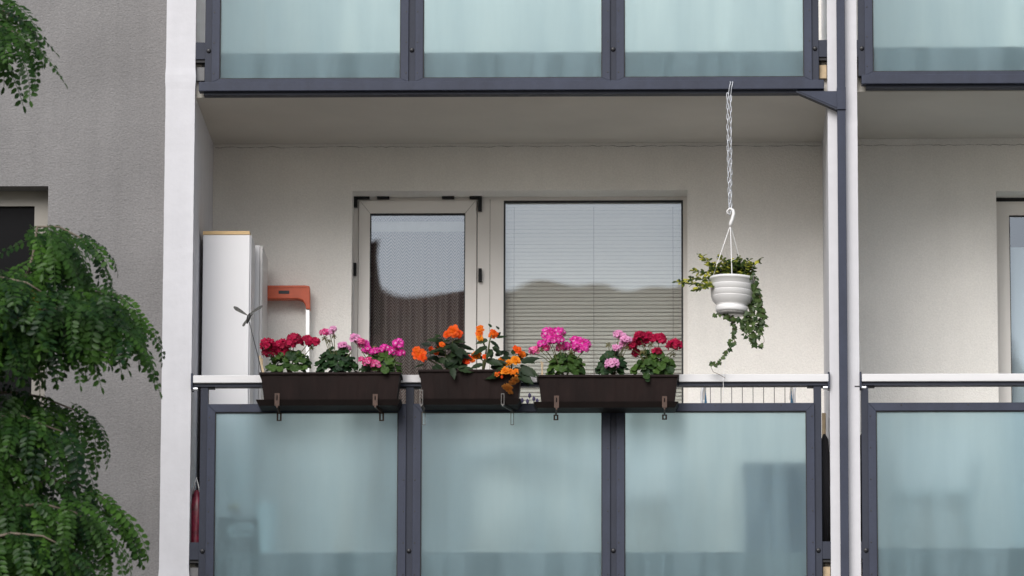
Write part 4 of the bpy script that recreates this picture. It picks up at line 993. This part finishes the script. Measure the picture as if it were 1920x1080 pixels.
for si, s in enumerate(sprays):
    yo = rng.uniform(-.09, .06); pts = [at(a, b, HY+yo*min(1, .4+.3*k)) for k, (a, b) in enumerate(s)]
    B().tube(pts, .0018, 4).obj('stem', 'stem_green', eu)
    ln = sum((b-a).length for a, b in zip(pts[:-1], pts[1:])); n = int(12+ln*150)
    for p, d in polyline(pts, n):
        side = Vector((rng.uniform(-1, 1), rng.uniform(-1, .6), rng.uniform(-.5, 1))).normalized()
        dd = d*.6+side*.8
        mw = frame_m(p+side*.003, dd, Vector((rng.uniform(-.6, .6), -.6+rng.uniform(-.4, .3), .7)), rng.uniform(.022, .038)); k = rng.randrange(3); eleaf += 1
        if (eleaf*7) % 20 < 8 and eleaf < 740: inst('leaf', EL[k], eu, mw)
        else: efill.add([mw @ v for v in EV[k]], EF[k])
ef = efill.obj('foliage', 'euonymus_fill', eu, True); ef['kind'] = 'stuff'
iv = thing('ivy_plant', 'dark green ivy trailing from the white hanging pot', 'plant', at(1405, 525, HY))
vines = [([(1405,522),(1413,516),(1418,540),(1426,560),(1431,590),(1430,612),(1424,630)], .9), ([(1404,524),(1412,530),(1418,560),(1420,590),(1414,615),(1412,640),(1424,648)], .9), ([(1406,524),(1416,545),(1412,570),(1405,600),(1398,615)], 1), ([(1412,545),(1422,575),(1426,600),(1420,622)], 1),
         ([(1345,588),(1352,590),(1372,597),(1376,615),(1372,628),(1374,645),(1364,655),(1353,672)], .8), ([(1360,592),(1385,598),(1400,610),(1404,620)], .9), ([(1410,520),(1424,560),(1427,580),(1434,598)], .8), ([(1400,585),(1392,600),(1396,620),(1408,636),(1416,645)], .8), ([(1405,560),(1408,590),(1410,612),(1408,630)], .9),
         ([(1353,672),(1344,682),(1332,684)], .5)]
for s, dens in vines:
    yo = rng.uniform(-.05, .05); pts = [at(a, b, HY+yo-.02) for a, b in s]
    B().tube(pts, .0018, 4).obj('vine', 'stem_brown', iv)
    ln = sum((b-a).length for a, b in zip(pts[:-1], pts[1:]))
    for p, d in polyline(pts, int(5+ln*120*dens)):
        dd = Vector((rng.uniform(-.8, .8), rng.uniform(-.5, .2), rng.uniform(-1, .1)))
        inst('leaf', rng.choice(IL), iv, frame_m(p+Vector((rng.uniform(-.014, .014), rng.uniform(-.02, .01), rng.uniform(-.01, .01))), dd, (rng.uniform(-.6, .6), -.9, rng.uniform(-.1, .7)), rng.uniform(.018, .034)))
for s in ([(1332,684),(1334,690),(1337,697),(1350,703),(1360,709)], [(1425,625),(1432,632),(1433,640),(1428,650)], [(1408,600),(1418,597),(1433,599)], [(1372,628),(1377,634),(1378,645)]):
    B().tube([at(a, b, HY-.03) for a, b in s], .0016, 4).obj('vine', 'stem_brown', iv)

# ------------------------------------------------------------------ locust tree
TY = -4.0
TP = 387.0
def compound_leaf(v):
    rng = random.Random(v+200); V = []; F = []; pairs = 10
    bend = (.5, .8, 1.1, 1.4)[v % 4]; side = rng.uniform(-.35, .35)
    P = []; p = Vector((0, 0, 0)); a = 0; seg = 1/(pairs+1.5)
    for i in range(pairs+2):
        P.append((p.copy(), a)); p = p+Vector((math.cos(a)*seg, side*seg*i/pairs, -math.sin(a)*seg)); a += bend/(pairs+1)
    b = B(); b.tube([q for q, _ in P], .006, 3, cap=False)
    def leaflet(o, d, up, L, W):
        s = d.cross(up).normalized(); up = s.cross(d)
        q = [o, o+d*L*.25-s*W*.75+up*L*.05, o+d*L*.25+s*W*.75+up*L*.05, o+d*L*.65-s*W*.85+up*L*.03, o+d*L*.65+s*W*.85+up*L*.03, o+d*L*.97-up*L*.08, o+d*L*.5-up*L*.03]
        b.add(q, [(0,1,6),(0,6,2),(1,3,6),(2,6,4),(3,5,6),(4,6,5)])
    for i in range(1, pairs+1):
        q, an = P[i]; t_ = Vector((math.cos(an), 0, -math.sin(an))); up = Vector((math.sin(an), 0, math.cos(an)))
        for sg in (-1, 1):
            dr = rng.uniform(-.1, .35); d = (Vector((0, sg, 0))*.9+t_*rng.uniform(.25, .5)-up*dr).normalized()
            L = .145*rng.uniform(.85, 1.1)*(1-.25*abs(i/pairs-.5)); leaflet(q+t_*rng.uniform(-.012, .012)+d*.008, d, (up+Vector((rng.uniform(-.3, .3), 0, 0))).normalized(), L, L*.29)
    q, an = P[-1]; leaflet(q, Vector((math.cos(an), 0, -math.sin(an))), Vector((math.sin(an), 0, math.cos(an))), .13, .034)
    return b
LV = [compound_leaf(i) for i in range(8)]
LVM = [b.mesh('compound_leaf', 'locust_leaf', True) for b in LV]
LVY = LV[2].mesh('faded_leaf', 'faded_leaf', True)
tree = thing('locust_tree', 'leafy locust tree with drooping compound leaves in front of the grey facade', 'tree', (-6.6, TY-.4, 0))
rng = random.Random(21)
trk = [Vector((-6.6, TY-.4, -.1)), Vector((-6.55, TY-.4, 1.5)), Vector((-6.4, TY-.35, 3.2)), Vector((-6.2, TY-.3, 5)), Vector((-6.1, TY-.3, 7)), Vector((-6.0, TY-.3, 9.5))]
B().tube(trk, [.19, .16, .14, .11, .08, .04], 12).obj('trunk', 'bark', tree, True)
crown = thing('branches', '', '', tree.location); del crown['label'], crown['category']
bpy.data.objects.remove(crown)
crown = B().tube([trk[3], at(-260, 620, TY-.1)], [.05, .03], 8).obj('crown', 'bark', tree, True)
# twigs in the picture: polylines of pixels plus depth offset
twigs = [
 ([(-180,-60),(-80,-20),(-10,10),(30,35)], 0.0, 8, -40),
 ([(-160,30),(-70,40),(0,50),(35,62)], -.2, 8, -62),
 ([(-100,-60),(-30,-20),(5,0)], .15, 6, -50),
 ([(-200,640),(-40,590),(40,545),(62,480),(70,425),(110,425),(150,445),(170,460)], 0.0, 17, -42),
 ([(-120,600),(20,560),(70,500),(105,475),(140,490)], .12, 12, -62),
 ([(-220,640),(-60,590),(60,565),(150,545),(215,550),(250,575)], .05, 22, -50),
 ([(0,620),(90,580),(150,570),(200,590),(235,620)], -.15, 15, -70),
 ([(-200,600),(-60,545),(0,520),(50,530),(90,555)], -.3, 15, -65),
 ([(-200,680),(-60,620),(0,590),(60,600),(110,630)], -.25, 14, -70),
 ([(-220,780),(-60,740),(20,735),(80,745),(130,765),(160,775)], .1, 15, -35),
 ([(-200,830),(-60,790),(30,775),(90,800),(120,810)], -.1, 14, -55),
 ([(-220,980),(-60,955),(20,930),(90,900),(140,905),(190,930),(215,955)], .0, 20, -35),
 ([(-200,1010),(-60,975),(20,950),(80,945),(140,960),(175,985)], -.2, 18, -55),
 ([(-220,1060),(-60,1020),(20,1000),(80,1005),(130,1030)], -.35, 16, -50),
 ([(-200,880),(-80,850),(0,840),(50,850),(90,870)], .2, 12, -50),
 ([(-160,1120),(-40,1080),(60,1060),(140,1060),(190,1070)], -.1, 14, -50),
]
count = 0
vv = [[Vector(q) for q in b.v] for b in LV]
big = B(); picks = []
def add_leaf(b_, k, mw):
    n = len(b_.v); b_.v += [tuple(mw @ q) for q in vv[k]]; b_.f += [tuple(n+j for j in f) for f in LV[k].f]
for pl, yo, nl, dr in twigs:
    pts = [at(a, b, TY+yo) for a, b in pl]; n = len(pts)
    tw = B().tube(pts, [.011-.0085*i/(n-1) for i in range(n)], 6).obj('branch', 'twig', tree, True)
    root = pts[0]; B().tube([trk[3 if root.z < 7.6 else 4].lerp(trk[4], rng.random()*.4), (trk[3]+root)/2+Vector((0, 0, .3)), root], [.03, .02, .011], 6).obj('limb', 'bark', tree, True)
    pp_ = polyline(pts, int(nl*1.0))
    for i, (p, d) in enumerate(pp_):
        f = i/(len(pp_)-1)
        for rep in range(3):
            ang = R(dr-16+rng.uniform(-36, 26)-(12 if rep == 2 else 0)) if f < .93 else R(dr*.9+rng.uniform(-40, 14))
            dirv = Vector((math.cos(ang), rng.uniform(-.6, .4), math.sin(ang)))
            if rng.random() < .18 and f < .9: dirv.x *= -.6
            L = rng.uniform(.25, .40)*(1-.1*f)
            nrm = Vector((rng.uniform(-.2, .75), -.6+rng.uniform(-.35, .35), .75+rng.uniform(-.3, .3)))
            if rep == 2: p = p+Vector((0, rng.uniform(.02, .12), rng.uniform(-.07, 0)))
            mw = frame_m(p+Vector((0, rng.uniform(-.06, .06), rng.uniform(-.03, .03))), dirv, nrm, L)
            k = rng.randrange(8); count += 1
            pc_ = p-CAM; seen = 960+FPX*pc_.dot(Rv)/pc_.dot(Fv) > -60
            if rep < 2 and seen and len(picks) < 300: picks.append(inst('leaf', LVM[k], tw, mw))
            else: add_leaf(big, k, mw)
        if rng.random() < .02 and f > .4: picks.append(inst('leaf', LVY, tw, frame_m(p, (.6, -.3, -.8), (.4, -.7, .6), rng.uniform(.10, .16))))
# dense inner leaves between the twigs
fills = [(44, [(62,440),(80,425),(135,445),(130,490),(75,500)], -40), (105, [(100,565),(150,540),(230,555),(250,590),(235,625),(160,610)], -58),
         (102, [(-20,505),(40,510),(90,545),(110,600),(60,640),(-20,650)], -62), (61, [(-20,745),(70,745),(120,765),(60,790),(-20,810)], -45),
         (51, [(-20,820),(50,840),(60,890),(-20,920)], -60), (144, [(-20,940),(90,905),(150,925),(180,970),(140,1040),(100,1090),(-20,1090)], -52), (12, [(-20,10),(20,30),(35,60),(-20,70)], -60)]
def inside(p, poly):
    c = False
    for (x0, y0), (x1, y1) in zip(poly, poly[1:]+poly[:1]):
        if (y0 > p[1]) != (y1 > p[1]) and p[0] < (x1-x0)*(p[1]-y0)/(y1-y0)+x0: c = not c
    return c
for n_, poly, dr in fills:
    xs = [a for a, b in poly]; ys = [b for a, b in poly]
    for i in range(int(n_*.55)):
        while True:
            q = (rng.uniform(min(xs), max(xs)), rng.uniform(min(ys), max(ys)))
            if inside(q, poly): break
        p = at(q[0]-18, q[1]-12, TY+rng.uniform(-.30, .55)); ang = R(dr+rng.uniform(-45, 30))
        dirv = Vector((math.cos(ang), rng.uniform(-.5, .4), math.sin(ang))); dirv.x *= -.5 if rng.random() < .2 else 1
        nrm = Vector((rng.uniform(-.2, .75), -.6+rng.uniform(-.35, .35), .75+rng.uniform(-.3, .3)))
        add_leaf(big, rng.randrange(8), frame_m(p, dirv, nrm, rng.uniform(.24, .36)))
# the rest of the crown, beside and below the picture
for i in range(2400):
    while True:
        p = Vector((rng.uniform(-9, -2.4), TY+rng.uniform(-2.6, 3.0), rng.uniform(2.6, 10.8)))
        e = ((p.x+5.6)/3.2)**2+((p.y-TY-.2)/2.8)**2+((p.z-6.0)/3.9)**2
        pc_ = p-CAM; dpt = pc_.dot(Fv); ppx = 960+FPX*pc_.dot(Rv)/dpt; ppy = 540-FPX*pc_.dot(Uv)/dpt
        if e < 1 and e > .15 and not (ppx > -90 and -180 < ppy < 1260): break
    k = rng.randrange(8); mw = frame_m(p, (rng.uniform(-1, 1), rng.uniform(-1, 1), rng.uniform(-1, 0)), (rng.uniform(-.6, .6), rng.uniform(-.9, .3), 1), rng.uniform(.24, .36))
    n = len(big.v); big.v += [tuple(mw @ q) for q in vv[k]]; big.f += [tuple(n+j for j in f) for f in LV[k].f]
B().tube([trk[4], Vector((-5, TY-.1, 8.3)), Vector((-3.8, TY, 8.9))], [.05, .03, .015], 8).obj('limb', 'bark', tree, True)  # limb added out of view to carry the shading cluster
for i in range(420):  # unseen leaf cluster added to shade the lower grey wall
    while True:
        p = Vector((rng.uniform(-1, 1), rng.uniform(-1, 1), rng.uniform(-1, 1)))
        if p.length < 1: break
    p = Vector((-3.75+p.x*.75, TY+p.y*1.1, 8.85+p.z*.95))
    add_leaf(big, rng.randrange(8), frame_m(p, (rng.uniform(-1, .4), rng.uniform(-1, 1), rng.uniform(-1, 0)), (rng.uniform(-.6, .6), rng.uniform(-.9, .3), 1), rng.uniform(.24, .34)))
fo = big.obj('foliage', 'locust_leaf', tree, True); fo['kind'] = 'stuff'
print('leaves', count)

# ------------------------------------------------------------------ house across the street (mirrored in the panes)
HYo = -60.0
hz = 20.45; hx0, hx1 = -9, 7.5
ho = thing('house_opposite', 'house with brown tiled roof mirrored in the balcony window panes', 'building', (0, HYo-5, 0))
bx('wall', 'far_wall', ho, hx0, hx1, HYo-10, HYo, 0, hz-4.2)
B().add([(hx0-.5, HYo+.5, hz-4.3), (hx1+.5, HYo+.5, hz-4.3), (hx1+.5, HYo-10.5, hz-4.3), (hx0-.5, HYo-10.5, hz-4.3), (hx0+2, HYo-5, hz), (hx1-2, HYo-5, hz)],
        [(0,1,5,4), (2,3,4,5), (1,2,5), (3,0,4), (3,2,1,0)]).obj('roof', 'roof_tile', ho)
bx('chimney', 'brick', ho, -4.75, -4.25, HYo-4.2, HYo-3.6, hz-2, hz+.6)
for k in range(5):
    for s in range(4): bx('window', 'gasket', ho, hx0+1.5+k*3.1, hx0+2.9+k*3.1, HYo-.02, HYo+.02, 1.6+s*3.2, 3.2+s*3.2)
